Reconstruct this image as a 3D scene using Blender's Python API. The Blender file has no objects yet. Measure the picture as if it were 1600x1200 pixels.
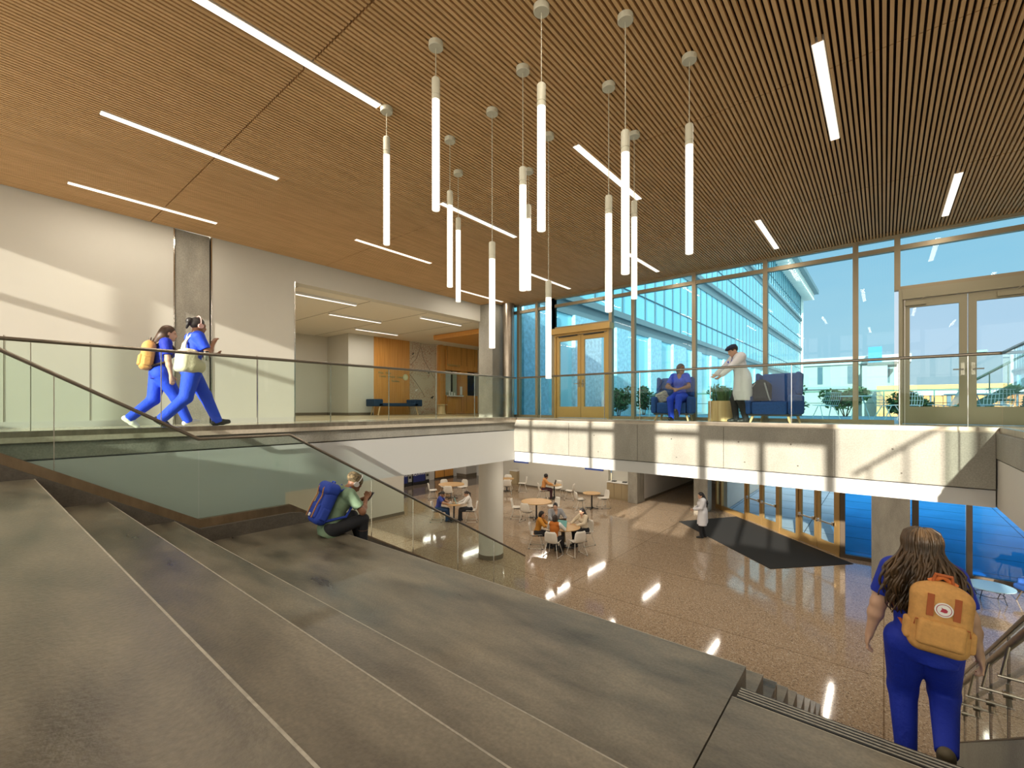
import bpy, bmesh, math, random
import numpy as np
from mathutils import Vector, Matrix

# ------------------------------------------------------------------ scene, camera, sky, sun, exposure
sc = bpy.context.scene
COL = sc.collection
R = math.radians
EYE = 4.83
YAW = R(39.4667)
cam_data = bpy.data.cameras.new('camera')
cam = bpy.data.objects.new('camera', cam_data)
COL.objects.link(cam)
cam.location = (0, 0, EYE)
cam.rotation_euler = (R(90), 0, YAW)
cam_data.sensor_fit = 'HORIZONTAL'
cam_data.sensor_width = 36.0
cam_data.lens = 705.667 / 1600 * 36.0
cam_data.shift_y = 35.37 / 1600
cam_data.clip_start = 0.05
cam_data.clip_end = 400
sc.camera = cam

sc.view_settings.view_transform = 'Standard'
sc.view_settings.look = 'None'
sc.view_settings.exposure = 0.12
sc.view_settings.gamma = 1.0
sc.view_settings.use_curve_mapping = False
sc.cycles.use_denoising = True
sc.cycles.max_bounces = 7
sc.cycles.diffuse_bounces = 4
sc.cycles.glossy_bounces = 3
sc.cycles.transparent_max_bounces = 24
sc.cycles.caustics_reflective = False
sc.cycles.caustics_refractive = False
sc.cycles.sample_clamp_indirect = 4.0

SUN_DIR = Vector((-0.16, 1.0, -0.255)).normalized()          # the way the sunlight travels

def make_world():
    w = bpy.data.worlds.new('sky'); sc.world = w; w.use_nodes = True
    nt = w.node_tree; N = nt.nodes; L = nt.links; N.clear()
    out = N.new('ShaderNodeOutputWorld'); bg = N.new('ShaderNodeBackground')
    tc = N.new('ShaderNodeTexCoord'); sep = N.new('ShaderNodeSeparateXYZ')
    L.new(tc.outputs['Generated'], sep.inputs[0])
    ramp = N.new('ShaderNodeValToRGB')
    els = ramp.color_ramp.elements
    els[0].position = 0.0; els[0].color = (0.74, 0.82, 0.88, 1)
    els[1].position = 0.75; els[1].color = (0.26, 0.52, 0.82, 1)
    e = els.new(0.12); e.color = (0.66, 0.80, 0.92, 1)
    e = els.new(0.32); e.color = (0.46, 0.70, 0.90, 1)
    L.new(sep.outputs['Z'], ramp.inputs[0])
    # thin high cloud
    nz = N.new('ShaderNodeTexNoise'); nz.inputs['Scale'].default_value = 2.2; nz.inputs['Detail'].default_value = 6
    mp = N.new('ShaderNodeMapping'); mp.inputs['Scale'].default_value = (1, 1, 5)
    L.new(tc.outputs['Generated'], mp.inputs[0]); L.new(mp.outputs[0], nz.inputs[0])
    cr = N.new('ShaderNodeMapRange'); cr.inputs[1].default_value = 0.48; cr.inputs[2].default_value = 0.8
    cr.inputs[3].default_value = 0; cr.inputs[4].default_value = 0.45
    L.new(nz.outputs['Fac'], cr.inputs[0])
    mx = N.new('ShaderNodeMixRGB'); mx.inputs[2].default_value = (0.85, 0.88, 0.92, 1)
    L.new(cr.outputs[0], mx.inputs[0]); L.new(ramp.outputs[0], mx.inputs[1])
    # the glow of the sky around the low sun
    dot = N.new('ShaderNodeVectorMath'); dot.operation = 'DOT_PRODUCT'
    dot.inputs[1].default_value = tuple(-SUN_DIR)
    L.new(tc.outputs['Generated'], dot.inputs[0])
    gl = N.new('ShaderNodeMapRange'); gl.inputs[1].default_value = 0.0; gl.inputs[2].default_value = 1.0
    gl.inputs[3].default_value = 0.0; gl.inputs[4].default_value = 1.0
    L.new(dot.outputs['Value'], gl.inputs[0])
    pw = N.new('ShaderNodeMath'); pw.operation = 'POWER'; pw.inputs[1].default_value = 1.6
    L.new(gl.outputs[0], pw.inputs[0])
    glow = N.new('ShaderNodeMixRGB'); glow.blend_type = 'ADD'; glow.inputs[0].default_value = 1.0
    gc = N.new('ShaderNodeVectorMath'); gc.operation = 'SCALE'; gc.inputs[0].default_value = (4.4, 3.9, 3.1)
    L.new(pw.outputs[0], gc.inputs['Scale'])
    L.new(mx.outputs[0], glow.inputs[1]); L.new(gc.outputs[0], glow.inputs[2])
    L.new(glow.outputs[0], bg.inputs[0]); bg.inputs[1].default_value = 0.9
    L.new(bg.outputs[0], out.inputs[0])
make_world()

sun_data = bpy.data.lights.new('sun', 'SUN')
sun_data.energy = 9.5; sun_data.angle = R(0.53); sun_data.color = (1.0, 0.93, 0.81)
sun = bpy.data.objects.new('sun', sun_data); COL.objects.link(sun)
sun.rotation_euler = (-SUN_DIR).to_track_quat('Z', 'Y').to_euler()
sun.location = (3, -20, 12)

rng = random.Random(7)

# ------------------------------------------------------------------ materials
MATS = {}
def mat(name, color, rough=0.6, metal=0.0, spec=0.5, noise=None, bump=None, emit=None, coat=0.0):
    """noise = (scale, amount, stretch_xyz) mottles the colour; bump = (scale, strength)"""
    m = bpy.data.materials.new(name); m.use_nodes = True
    nt = m.node_tree; N = nt.nodes; L = nt.links
    b = N['Principled BSDF']
    b.inputs['Base Color'].default_value = (*color, 1)
    b.inputs['Roughness'].default_value = rough
    b.inputs['Metallic'].default_value = metal
    b.inputs['Specular IOR Level'].default_value = spec
    b.inputs['Coat Weight'].default_value = coat
    tc = N.new('ShaderNodeTexCoord')
    if noise:
        sc_, amt, st = noise
        mp = N.new('ShaderNodeMapping'); mp.inputs['Scale'].default_value = st
        nz = N.new('ShaderNodeTexNoise'); nz.inputs['Scale'].default_value = sc_
        nz.inputs['Detail'].default_value = 6; nz.inputs['Roughness'].default_value = 0.62
        L.new(tc.outputs['Object'], mp.inputs[0]); L.new(mp.outputs[0], nz.inputs['Vector'])
        mr = N.new('ShaderNodeMapRange')
        mr.inputs[1].default_value = 0.3; mr.inputs[2].default_value = 0.7
        mr.inputs[3].default_value = 1 - amt; mr.inputs[4].default_value = 1 + amt
        L.new(nz.outputs['Fac'], mr.inputs[0])
        mu = N.new('ShaderNodeVectorMath'); mu.operation = 'SCALE'; mu.inputs[0].default_value = color
        L.new(mr.outputs[0], mu.inputs['Scale']); L.new(mu.outputs[0], b.inputs['Base Color'])
    if bump:
        nb = N.new('ShaderNodeTexNoise'); nb.inputs['Scale'].default_value = bump[0]; nb.inputs['Detail'].default_value = 5
        L.new(tc.outputs['Object'], nb.inputs['Vector'])
        bp = N.new('ShaderNodeBump'); bp.inputs['Strength'].default_value = bump[1]; bp.inputs['Distance'].default_value = 0.02
        L.new(nb.outputs['Fac'], bp.inputs['Height']); L.new(bp.outputs[0], b.inputs['Normal'])
    if emit:
        b.inputs['Emission Color'].default_value = (*emit[0], 1); b.inputs['Emission Strength'].default_value = emit[1]
    MATS[name] = m
    return m

def glass(name, tint, ior=1.45, rough=0.0):
    m = bpy.data.materials.new(name); m.use_nodes = True
    nt = m.node_tree; N = nt.nodes; L = nt.links; N.clear()
    out = N.new('ShaderNodeOutputMaterial'); mix = N.new('ShaderNodeMixShader')
    tr = N.new('ShaderNodeBsdfTransparent'); tr.inputs[0].default_value = (*tint, 1)
    gl = N.new('ShaderNodeBsdfGlossy'); gl.inputs['Roughness'].default_value = rough
    gl.inputs[0].default_value = (0.95, 0.97, 1, 1)
    fr = N.new('ShaderNodeFresnel'); fr.inputs[0].default_value = ior
    ge = N.new('ShaderNodeNewGeometry')
    inv = N.new('ShaderNodeMath'); inv.operation = 'SUBTRACT'; inv.inputs[0].default_value = 1
    L.new(ge.outputs['Backfacing'], inv.inputs[1])
    mu = N.new('ShaderNodeMath'); mu.operation = 'MULTIPLY'
    L.new(fr.outputs[0], mu.inputs[0]); L.new(inv.outputs[0], mu.inputs[1])
    L.new(mu.outputs[0], mix.inputs[0]); L.new(tr.outputs[0], mix.inputs[1]); L.new(gl.outputs[0], mix.inputs[2])
    L.new(mix.outputs[0], out.inputs[0])
    MATS[name] = m
    return m

def nodes_of(m): return m.node_tree.nodes, m.node_tree.links, m.node_tree.nodes['Principled BSDF']

def terrazzo(name, base, chip, dark, rough):
    m = mat(name, base, rough, spec=0.6)
    N, L, b = nodes_of(m)
    tc = N.new('ShaderNodeTexCoord')
    v = N.new('ShaderNodeTexVoronoi'); v.inputs['Scale'].default_value = 58
    L.new(tc.outputs['Object'], v.inputs['Vector'])
    r = N.new('ShaderNodeValToRGB'); r.color_ramp.interpolation = 'CONSTANT'
    e = r.color_ramp.elements
    e[0].position = 0; e[0].color = (*dark, 1); e[1].position = 0.16; e[1].color = (*base, 1)
    x = e.new(0.45); x.color = (base[0]*0.93, base[1]*0.92, base[2]*0.91, 1)
    x = e.new(0.70); x.color = (*base, 1)
    x = e.new(0.9); x.color = (*chip, 1)
    sp = N.new('ShaderNodeSeparateColor'); L.new(v.outputs['Color'], sp.inputs[0]); L.new(sp.outputs[0], r.inputs[0])
    # joints of the poured bays
    br = N.new('ShaderNodeTexBrick'); br.inputs['Scale'].default_value = 1.0
    br.inputs['Brick Width'].default_value = 6.6; br.inputs['Row Height'].default_value = 2.6
    br.inputs['Mortar Size'].default_value = 0.012; br.offset = 0
    br.inputs['Color1'].default_value = (1, 1, 1, 1); br.inputs['Color2'].default_value = (0.94, 0.93, 0.92, 1)
    br.inputs['Mortar'].default_value = (0.55, 0.5, 0.45, 1)
    L.new(tc.outputs['Object'], br.inputs['Vector'])
    mm = N.new('ShaderNodeMixRGB'); mm.blend_type = 'MULTIPLY'; mm.inputs[0].default_value = 1
    L.new(r.outputs[0], mm.inputs[1]); L.new(br.outputs[0], mm.inputs[2])
    L.new(mm.outputs[0], b.inputs['Base Color'])
    return m

def woodgrain(name, c1, c2, rough=0.45, axis=(14, 14, 0.6)):
    m = mat(name, c1, rough)
    N, L, b = nodes_of(m)
    tc = N.new('ShaderNodeTexCoord'); mp = N.new('ShaderNodeMapping'); mp.inputs['Scale'].default_value = axis
    nz = N.new('ShaderNodeTexNoise'); nz.inputs['Scale'].default_value = 3; nz.inputs['Detail'].default_value = 5
    L.new(tc.outputs['Object'], mp.inputs[0]); L.new(mp.outputs[0], nz.inputs['Vector'])
    mx = N.new('ShaderNodeMixRGB'); mx.inputs[1].default_value = (*c1, 1); mx.inputs[2].default_value = (*c2, 1)
    mr = N.new('ShaderNodeMapRange'); mr.inputs[1].default_value = 0.35; mr.inputs[2].default_value = 0.65
    L.new(nz.outputs['Fac'], mr.inputs[0]); L.new(mr.outputs[0], mx.inputs[0]); L.new(mx.outputs[0], b.inputs['Base Color'])
    return m

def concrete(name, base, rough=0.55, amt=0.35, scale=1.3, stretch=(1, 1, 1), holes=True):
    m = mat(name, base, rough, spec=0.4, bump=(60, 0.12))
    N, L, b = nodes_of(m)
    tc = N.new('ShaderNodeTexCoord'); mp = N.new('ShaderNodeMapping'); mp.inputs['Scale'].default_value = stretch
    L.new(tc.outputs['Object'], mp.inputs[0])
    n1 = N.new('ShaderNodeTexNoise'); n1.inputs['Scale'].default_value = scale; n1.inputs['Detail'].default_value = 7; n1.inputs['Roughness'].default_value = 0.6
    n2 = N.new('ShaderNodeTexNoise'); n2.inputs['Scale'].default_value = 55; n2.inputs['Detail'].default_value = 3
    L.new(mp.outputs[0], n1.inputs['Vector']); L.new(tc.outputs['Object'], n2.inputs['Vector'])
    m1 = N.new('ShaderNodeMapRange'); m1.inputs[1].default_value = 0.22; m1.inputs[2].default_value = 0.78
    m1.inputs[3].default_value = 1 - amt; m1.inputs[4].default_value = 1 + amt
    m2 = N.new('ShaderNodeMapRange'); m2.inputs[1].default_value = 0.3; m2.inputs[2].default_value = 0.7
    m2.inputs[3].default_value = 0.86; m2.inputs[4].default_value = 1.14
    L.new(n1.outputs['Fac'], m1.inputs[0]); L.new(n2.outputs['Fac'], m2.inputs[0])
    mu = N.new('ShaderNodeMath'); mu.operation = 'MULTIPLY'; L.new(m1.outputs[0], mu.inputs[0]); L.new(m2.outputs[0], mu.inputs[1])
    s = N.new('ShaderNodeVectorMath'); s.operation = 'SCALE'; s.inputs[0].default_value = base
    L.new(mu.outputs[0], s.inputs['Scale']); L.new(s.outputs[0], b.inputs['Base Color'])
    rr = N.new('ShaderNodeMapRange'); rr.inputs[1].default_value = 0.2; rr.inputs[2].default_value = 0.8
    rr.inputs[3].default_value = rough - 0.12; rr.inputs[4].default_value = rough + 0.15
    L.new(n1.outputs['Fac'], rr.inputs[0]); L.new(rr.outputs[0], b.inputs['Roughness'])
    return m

M_SLAT = woodgrain('slat_wood', (0.60, 0.375, 0.17), (0.71, 0.455, 0.22), 0.65, (6, 0.5, 6))
M_BACK = mat('ceiling_backing', (0.05, 0.02, 0.01), 0.9)
M_WALL = mat('wall_paint', (0.59, 0.57, 0.50), 0.65, noise=(0.7, 0.03, (1, 1, 1)))
M_WALLC = mat('wall_paint_cool', (0.56, 0.54, 0.50), 0.65)
M_WHITE = mat('white_paint', (0.80, 0.78, 0.74), 0.5)
M_CEILW = mat('white_ceiling', (0.74, 0.70, 0.60), 0.7)
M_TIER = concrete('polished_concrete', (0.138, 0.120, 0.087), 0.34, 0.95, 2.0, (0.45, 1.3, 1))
M_EDGE = concrete('worn_edge', (0.34, 0.31, 0.25), 0.5, 0.2, 6)
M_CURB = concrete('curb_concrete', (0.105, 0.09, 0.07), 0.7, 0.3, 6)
M_CONC = concrete('cast_concrete', (0.29, 0.275, 0.232), 0.7, 0.28, 2.0, (1, 1, 0.5))
M_COLC = concrete('column_concrete', (0.33, 0.31, 0.26), 0.7, 0.35, 2.2, (1.4, 1.4, 0.5))
M_TERR = terrazzo('terrazzo', (0.37, 0.275, 0.185), (0.50, 0.42, 0.32), (0.20, 0.145, 0.10), 0.075)
M_TERRD = terrazzo('terrazzo_dark', (0.13, 0.10, 0.08), (0.3, 0.26, 0.22), (0.05, 0.04, 0.03), 0.12)
M_UPFL = mat('upper_floor', (0.48, 0.42, 0.33), 0.18, noise=(30, 0.1, (1, 1, 1)))
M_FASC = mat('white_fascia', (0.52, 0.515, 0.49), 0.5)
M_STEEL = mat('brushed_steel', (0.36, 0.31, 0.25), 0.3, 0.95, noise=(2, 0.25, (1, 4, 1)))
M_BRONZE = mat('bronze_shoe', (0.30, 0.22, 0.14), 0.34, 0.8, noise=(2, 0.2, (1, 3, 1)))
M_RAIL = mat('rail_metal', (0.22, 0.19, 0.15), 0.3, 0.9)
M_MULL = mat('window_frame_metal', (0.30, 0.24, 0.15), 0.4, 0.45)
M_GOLD = mat('gold_door_metal', (0.52, 0.34, 0.12), 0.38, 0.55)
M_TAUPE = mat('taupe_door_metal', (0.30, 0.265, 0.175), 0.45, 0.3)
M_DBRZ = mat('dark_bronze', (0.085, 0.06, 0.038), 0.4, 0.5)
M_LBRZ = mat('light_bronze', (0.46, 0.29, 0.11), 0.4, 0.55)
M_BLACK = mat('black_metal', (0.012, 0.012, 0.012), 0.4)
M_CHROME = mat('chrome', (0.7, 0.68, 0.64), 0.18, 1.0)
M_GRAIL = glass('railing_glass', (0.90, 0.955, 0.925), 1.27)
M_GWIN = glass('window_glass', (0.72, 0.91, 0.95), 1.24)
M_GCLR = glass('clear_glass', (0.92, 0.95, 0.95), 1.24)
M_GDOOR = glass('door_glass', (0.82, 0.92, 0.97), 1.22)
M_GBLUE = glass('blue_glass', (0.27, 0.68, 0.98), 1.24)
M_PLASTIC = mat('white_plastic', (0.74, 0.70, 0.62), 0.4)
M_OAK = woodgrain('oak_top', (0.50, 0.30, 0.12), (0.60, 0.38, 0.17), 0.4, (3, 12, 3))
M_PANEL = woodgrain('wood_panel', (0.54, 0.235, 0.045), (0.66, 0.32, 0.075), 0.42, (10, 10, 0.35))
M_PALEW = woodgrain('pale_wood', (0.66, 0.46, 0.22), (0.78, 0.58, 0.32), 0.5, (9, 9, 0.5))
M_CABW = mat('cabinet_laminate', (0.36, 0.28, 0.16), 0.5)
M_PEND = mat('pendant_metal', (0.60, 0.58, 0.46), 0.45)
M_GLOWT = mat('lit_tube', (0.9, 0.88, 0.8), 0.4, emit=((1.0, 0.93, 0.80), 0.95))
M_GLOWL = mat('lit_linear', (0.9, 0.9, 0.9), 0.4, emit=((1.0, 0.88, 0.74), 1.2))
M_GLOWW = mat('lit_linear_white', (0.9, 0.9, 0.9), 0.4, emit=((1.0, 0.94, 0.86), 1.2))
M_MATT = mat('entrance_mat', (0.012, 0.012, 0.011), 0.95, noise=(60, 0.3, (1, 1, 1)))
M_BASEB = mat('baseboard_rubber', (0.16, 0.13, 0.09), 0.6)
M_BLUEF = mat('blue_fabric', (0.012, 0.075, 0.30), 0.85, noise=(40, 0.2, (1, 1, 1)), bump=(300, 0.2))
M_TEALF = mat('navy_fabric', (0.010, 0.035, 0.085), 0.85, bump=(300, 0.2))
M_PAVE = mat('terrace_paver', (0.20, 0.34, 0.46), 0.8, noise=(4, 0.12, (1, 1, 1)))
M_LEAF = mat('leaf_green', (0.035, 0.10, 0.03), 0.6, noise=(8, 0.5, (1, 1, 1)))
M_LEAF2 = mat('leaf_light', (0.09, 0.17, 0.06), 0.6, noise=(8, 0.4, (1, 1, 1)))
M_BARK = mat('bark', (0.10, 0.07, 0.045), 0.9)

# ------------------------------------------------------------------ mesh builder and object helpers
class MB:
    def __init__(s): s.v = []; s.f = []
    def add(s, vs, fs):
        o = len(s.v); s.v += [tuple(map(float, p)) for p in vs]; s.f += [tuple(i + o for i in f) for f in fs]; return s
    def box(s, a, b):
        x0, y0, z0 = a; x1, y1, z1 = b
        vs = [(x0,y0,z0),(x1,y0,z0),(x1,y1,z0),(x0,y1,z0),(x0,y0,z1),(x1,y0,z1),(x1,y1,z1),(x0,y1,z1)]
        return s.add(vs, [(3,2,1,0),(4,5,6,7),(0,1,5,4),(1,2,6,5),(2,3,7,6),(3,0,4,7)])
    def obox(s, c, u, v, w):      # centre and three half-axis vectors
        c, u, v, w = map(Vector, (c, u, v, w)); vs = []
        for k in (-1, 1):
            for a, b in ((-1,-1),(1,-1),(1,1),(-1,1)): vs.append(c + a*u + b*v + k*w)
        return s.add(vs, [(3,2,1,0),(4,5,6,7),(0,1,5,4),(1,2,6,5),(2,3,7,6),(3,0,4,7)])
    def bar(s, p, q, w, h, up=(0,0,1)):  # rectangular bar from p to q
        p, q, up = Vector(p), Vector(q), Vector(up); d = (q-p)
        side = d.cross(up)
        if side.length < 1e-6: side = d.cross(Vector((1,0,0)))
        side.normalize(); n = side.cross(d).normalized()
        return s.obox((p+q)/2, d/2, side*w/2, n*h/2)
    def prism(s, poly, z0, z1):
        n = len(poly); vs = [(x,y,z0) for x,y in poly] + [(x,y,z1) for x,y in poly]
        return s.add(vs, [tuple(range(n-1,-1,-1)), tuple(range(n,2*n))] + [(i,(i+1)%n,n+(i+1)%n,n+i) for i in range(n)])
    def xprism(s, poly, x0, x1):    # poly in (y,z)
        n = len(poly); vs = [(x0,y,z) for y,z in poly] + [(x1,y,z) for y,z in poly]
        return s.add(vs, [tuple(range(n-1,-1,-1)), tuple(range(n,2*n))] + [(i,(i+1)%n,n+(i+1)%n,n+i) for i in range(n)])
    def lathe(s, prof, c=(0,0,0), n=24):   # prof (r,z) bottom to top, capped
        vs = []; fs = []; m = len(prof)
        for i in range(n):
            a = 2*math.pi*i/n
            for r, z in prof: vs.append((c[0]+r*math.cos(a), c[1]+r*math.sin(a), c[2]+z))
        for i in range(n):
            j = (i+1) % n
            for k in range(m-1): fs.append((i*m+k, j*m+k, j*m+k+1, i*m+k+1))
        fs.append(tuple(i*m for i in range(n-1,-1,-1))); fs.append(tuple(i*m+m-1 for i in range(n)))
        return s.add(vs, fs)
    def cyl(s, p, q, r0, r1=None, n=10):
        r1 = r0 if r1 is None else r1
        return s.tube([p, q], [r0, r1], n)
    def tube(s, pts, rs, n=8, closed=False):
        pts = [Vector(p) for p in pts]; m = len(pts)
        if not hasattr(rs, '__len__'): rs = [rs]*m
        vs = []; fs = []; ref = None
        for i, p in enumerate(pts):
            if closed: d = pts[(i+1) % m] - pts[i-1]
            else: d = pts[min(i+1,m-1)] - pts[max(i-1,0)]
            d.normalize()
            if ref is None: ref = Vector((0,0,1)) if abs(d.z) < 0.9 else Vector((1,0,0))
            u = (ref - d*ref.dot(d)).normalized(); ref = u; w = d.cross(u)
            for k in range(n):
                a = 2*math.pi*k/n; vs.append(p + (u*math.cos(a) + w*math.sin(a))*rs[i])
        for i in range(m if closed else m-1):
            j = (i+1) % m
            for k in range(n): fs.append((i*n+k, i*n+(k+1)%n, j*n+(k+1)%n, j*n+k))
        if not closed: fs.append(tuple(range(n-1,-1,-1))); fs.append(tuple((m-1)*n+k for k in range(n)))
        return s.add(vs, fs)
    def quad(s, a, b, c, d): return s.add([a,b,c,d], [(0,1,2,3)])
    def build(s, name, m, parent=None, smooth=False, bevel=0, loc=None):
        me = bpy.data.meshes.new(name); me.from_pydata(s.v, [], s.f); me.update()
        if bevel:
            bm = bmesh.new(); bm.from_mesh(me)
            es = [e for e in bm.edges if len(e.link_faces) == 2 and e.calc_face_angle(0) > 0.5]
            bmesh.ops.bevel(bm, geom=es, offset=bevel, segments=2, profile=0.5, affect='EDGES', clamp_overlap=True)
            bm.to_mesh(me); bm.free()
        if smooth is True: me.polygons.foreach_set('use_smooth', [True]*len(me.polygons))
        if smooth == 'auto':
            bm = bmesh.new(); bm.from_mesh(me)
            for f in bm.faces: f.smooth = True
            for e in bm.edges:
                if len(e.link_faces) == 2 and e.calc_face_angle(0) > 0.6: e.smooth = False
            bm.to_mesh(me); bm.free()
        o = bpy.data.objects.new(name, me); me.materials.append(m); COL.objects.link(o)
        if parent: o.parent = parent
        if loc: o.location = loc
        return o

def tag(o, label, cat, group=None, kind=None):
    o['label'] = label; o['category'] = cat
    if group: o['group'] = group
    if kind: o['kind'] = kind
    return o
def thing(name, label, cat, loc=(0,0,0), rz=0.0, group=None):
    o = bpy.data.objects.new(name, None); o.empty_display_size = 0.2; COL.objects.link(o)
    o.location = loc; o.rotation_euler = (0, 0, rz)
    return tag(o, label, cat, group)
def struct(name, mb, m, parent=None, **k):
    o = mb.build(name, m, parent, **k)
    if not parent: o['kind'] = 'structure'
    return o
def dup(root, loc, rz, label, group=None):
    r = root.copy(); COL.objects.link(r); r.location = loc; r.rotation_euler = (0, 0, rz); r['label'] = label
    if group: r['group'] = group
    for ch in list(root.children):
        c = ch.copy(); COL.objects.link(c); c.parent = r
        for g in list(ch.children):
            d = g.copy(); COL.objects.link(d); d.parent = c
    return r
def textmesh(name, s, size, m, parent, M, depth=0.006):
    cu = bpy.data.curves.new('t', 'FONT'); cu.body = s; cu.size = size; cu.extrude = depth; cu.align_x = 'CENTER'; cu.align_y = 'CENTER'
    t = bpy.data.objects.new('t', cu); COL.objects.link(t)
    me = bpy.data.meshes.new_from_object(t); bpy.data.objects.remove(t)
    me.transform(M); me.materials.clear(); me.materials.append(m)
    o = bpy.data.objects.new(name, me); COL.objects.link(o)
    if parent: o.parent = parent
    return o
def facing_mat(pos, right, up):
    right = Vector(right).normalized(); up = Vector(up).normalized(); n = right.cross(up)
    M = Matrix((right, up, n)).transposed().to_4x4(); M.translation = Vector(pos); return M

# key planes of the building
CZ = 8.13          # slat ceiling
UF = 4.5           # upper floor
SOF = 3.5          # lower ceiling
XW = -10.13        # left wall
XL = -7.15         # edge of the left gallery
YG = 8.8           # edge of the far gallery
YW = 11.45         # upper window wall
YL = 17.95         # lower window wall
YB = -3.4          # glazed wall behind the camera
XR = 4.6           # right end

# ================================================================== SETTING
# ---- slat ceiling
seams = [YB, -1.15, 2.12, 5.38, 8.64, YW]
LX = {1: [-9.29, -6.79, -4.29, -1.75, 0.8], 2: [-8.06, -5.55, -3.01, -0.465, 2.1], 3: [-9.29, -6.8, -4.27, -1.73, 0.82], 0: [-8.06, -5.55, -3.01, -0.465, 2.1]}
LY = {1: (0.98, 2.9), 2: (4.93, 6.84), 3: (8.95, 10.8), 0: (-2.9, -1.0)}  # the row behind the camera is unseen, added for its light
lights_xy = [(x, LY[k]) for k in (0, 1, 2, 3) for x in LX[k]]
mb = MB()
x = XW + 0.02
while x < XR:
    cuts = [ly for lx, ly in lights_xy if abs(lx - (x + 0.014)) < 0.062]
    for a, b in zip(seams[:-1], seams[1:]):
        segs = [(a + 0.009, b - 0.009)]
        for c0, c1 in cuts:
            new = []
            for s0, s1 in segs:
                if c1 <= s0 or c0 >= s1: new.append((s0, s1)); continue
                if c0 - 0.01 > s0: new.append((s0, c0 - 0.01))
                if c1 + 0.01 < s1: new.append((c1 + 0.01, s1))
            segs = new
        for s0, s1 in segs: mb.box((x, s0, CZ), (x + 0.028, s1, CZ + 0.045))
    x += 0.05
ceil = struct('ceiling', mb, M_SLAT)
struct('ceiling_backing', MB().box((XW, YB, CZ + 0.07), (XR, YW + 0.1, CZ + 0.2)), M_BACK, ceil)
struct('trim_1', MB().box((XW, YW - 0.06, CZ - 0.03), (XR, YW + 0.08, CZ + 0.07)), M_TAUPE)

# ---- lower floor, upper galleries, walls
struct('floor', MB().box((-19.5, -3.4, -0.2), (7, 17.95, 0)).prism([(-19.5, 17.95), (-1.07, 17.95), (-5.81, 22.5), (-5.81, 30), (-19.5, 30)], -0.2, 0), M_TERR)
struct('floor_dark_lobby', MB().box((-27, -3.4, -0.2), (-19.5, 30, 0)), M_TERRD)
struct('floor_left_gallery', MB().box((XW, YB, 4.44), (XL + 0.04, YW, UF)), M_UPFL)
struct('floor_far_gallery', MB().box((XL + 0.04, YG + 0.0, 4.44), (XR, YW, UF)), M_UPFL)
struct('floor_right_gallery', MB().box((1.2, 5.2, 4.44), (XR, YG, UF)), M_UPFL)
struct('floor_back_room', MB().box((-18, 4.0, 4.44), (XW, 16, UF)), mat('back_room_floor', (0.42, 0.33, 0.2), 0.25))
struct('floor_behind', MB().box((XL + 0.04, YB, 4.3), (XR, -0.72, UF)), M_UPFL)
# concrete slab edges and the white fascias below
struct('trim_2', MB().box((XL - 0.25, YB, 4.25), (XL, YG - 0.02, 4.47)), M_CONC, bevel=0.008)
struct('trim_16', MB().box((XL - 0.06, YB, 4.472), (XL + 0.004, YG, 4.484)).box((XL, YG - 0.004, 4.472), (1.16, YG + 0.03, 4.484)), M_EDGE)
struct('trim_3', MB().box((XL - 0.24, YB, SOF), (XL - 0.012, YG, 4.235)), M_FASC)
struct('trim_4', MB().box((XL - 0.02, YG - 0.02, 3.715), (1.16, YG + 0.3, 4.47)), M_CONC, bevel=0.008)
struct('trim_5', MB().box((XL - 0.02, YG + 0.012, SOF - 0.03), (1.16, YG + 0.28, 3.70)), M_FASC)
struct('trim_6', MB().box((1.16, 5.2, 4.13), (1.45, YG + 0.3, 4.47)), M_CONC, bevel=0.008)
struct('trim_7', MB().box((1.175, 5.2, SOF - 0.03), (1.43, YG + 0.29, 4.115)), M_WALLC)
jt = MB()
for xj in (-5.55, -3.9, -2.25, -0.6): jt.box((xj - 0.004, YG - 0.024, 3.715), (xj + 0.004, YG - 0.018, 4.46))
for xj in (-4.9, -3.2, -2.0, -1.2, 0.1): jt.tube([(xj, YG - 0.024, 4.2), (xj, YG - 0.015, 4.2)], 0.014, 10); jt.tube([(xj + .1, YG - 0.024, 3.85), (xj + .1, YG - 0.015, 3.85)], 0.012, 10)
struct('trim_17', jt, M_CURB)
# lower ceilings
low = struct('ceiling_lower', MB().box((-26.5, YB, SOF), (XL - 0.25, YG, SOF + 0.15)).box((-26.5, YG + 0.3, SOF), (-5.81, 30, SOF + 0.15))
             .prism([(-5.81, YG+0.3), (XR+2, YG+0.3), (XR+2, YL), (-1.07, YL), (-5.81, 22.5)], SOF, SOF + 0.15).box((1.45, 5.2, SOF), (XR + 2, YG + 0.3, SOF + 0.15)), M_CEILW)
# left wall with the wide opening to the back room
wl = MB().box((XW - 0.3, YB, UF), (XW, 2.47, CZ + 0.1)).box((XW - 0.3, 3.08, UF), (XW, 4.69, CZ + 0.1)).box((XW - 0.3, 4.69, 7.6), (XW, YW + 0.1, CZ + 0.1)).box((XW - 0.3, 2.47, UF), (XW - 0.14, 3.08, CZ + 0.1))
struct('wall_left', wl, M_WALL)
struct('trim_8', MB().box((XW - 0.14, 2.5, UF), (XW - 0.02, 3.05, CZ)), M_COLC)
struct('trim_9', MB().box((XW - 0.1, 2.465, UF), (XW + 0.008, 2.485, CZ)).box((XW - 0.1, 3.065, UF), (XW + 0.008, 3.085, CZ)).box((XW - 0.29, 4.68, UF), (XW + 0.008, 4.70, 7.62)), M_CHROME)
jl = MB()
for yj in (0.38, 1.33, 3.9): jl.box((XW - 0.01, yj - 0.004, UF), (XW + 0.003, yj + 0.004, 5.9))
struct('trim_10', jl, M_BASEB)
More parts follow.
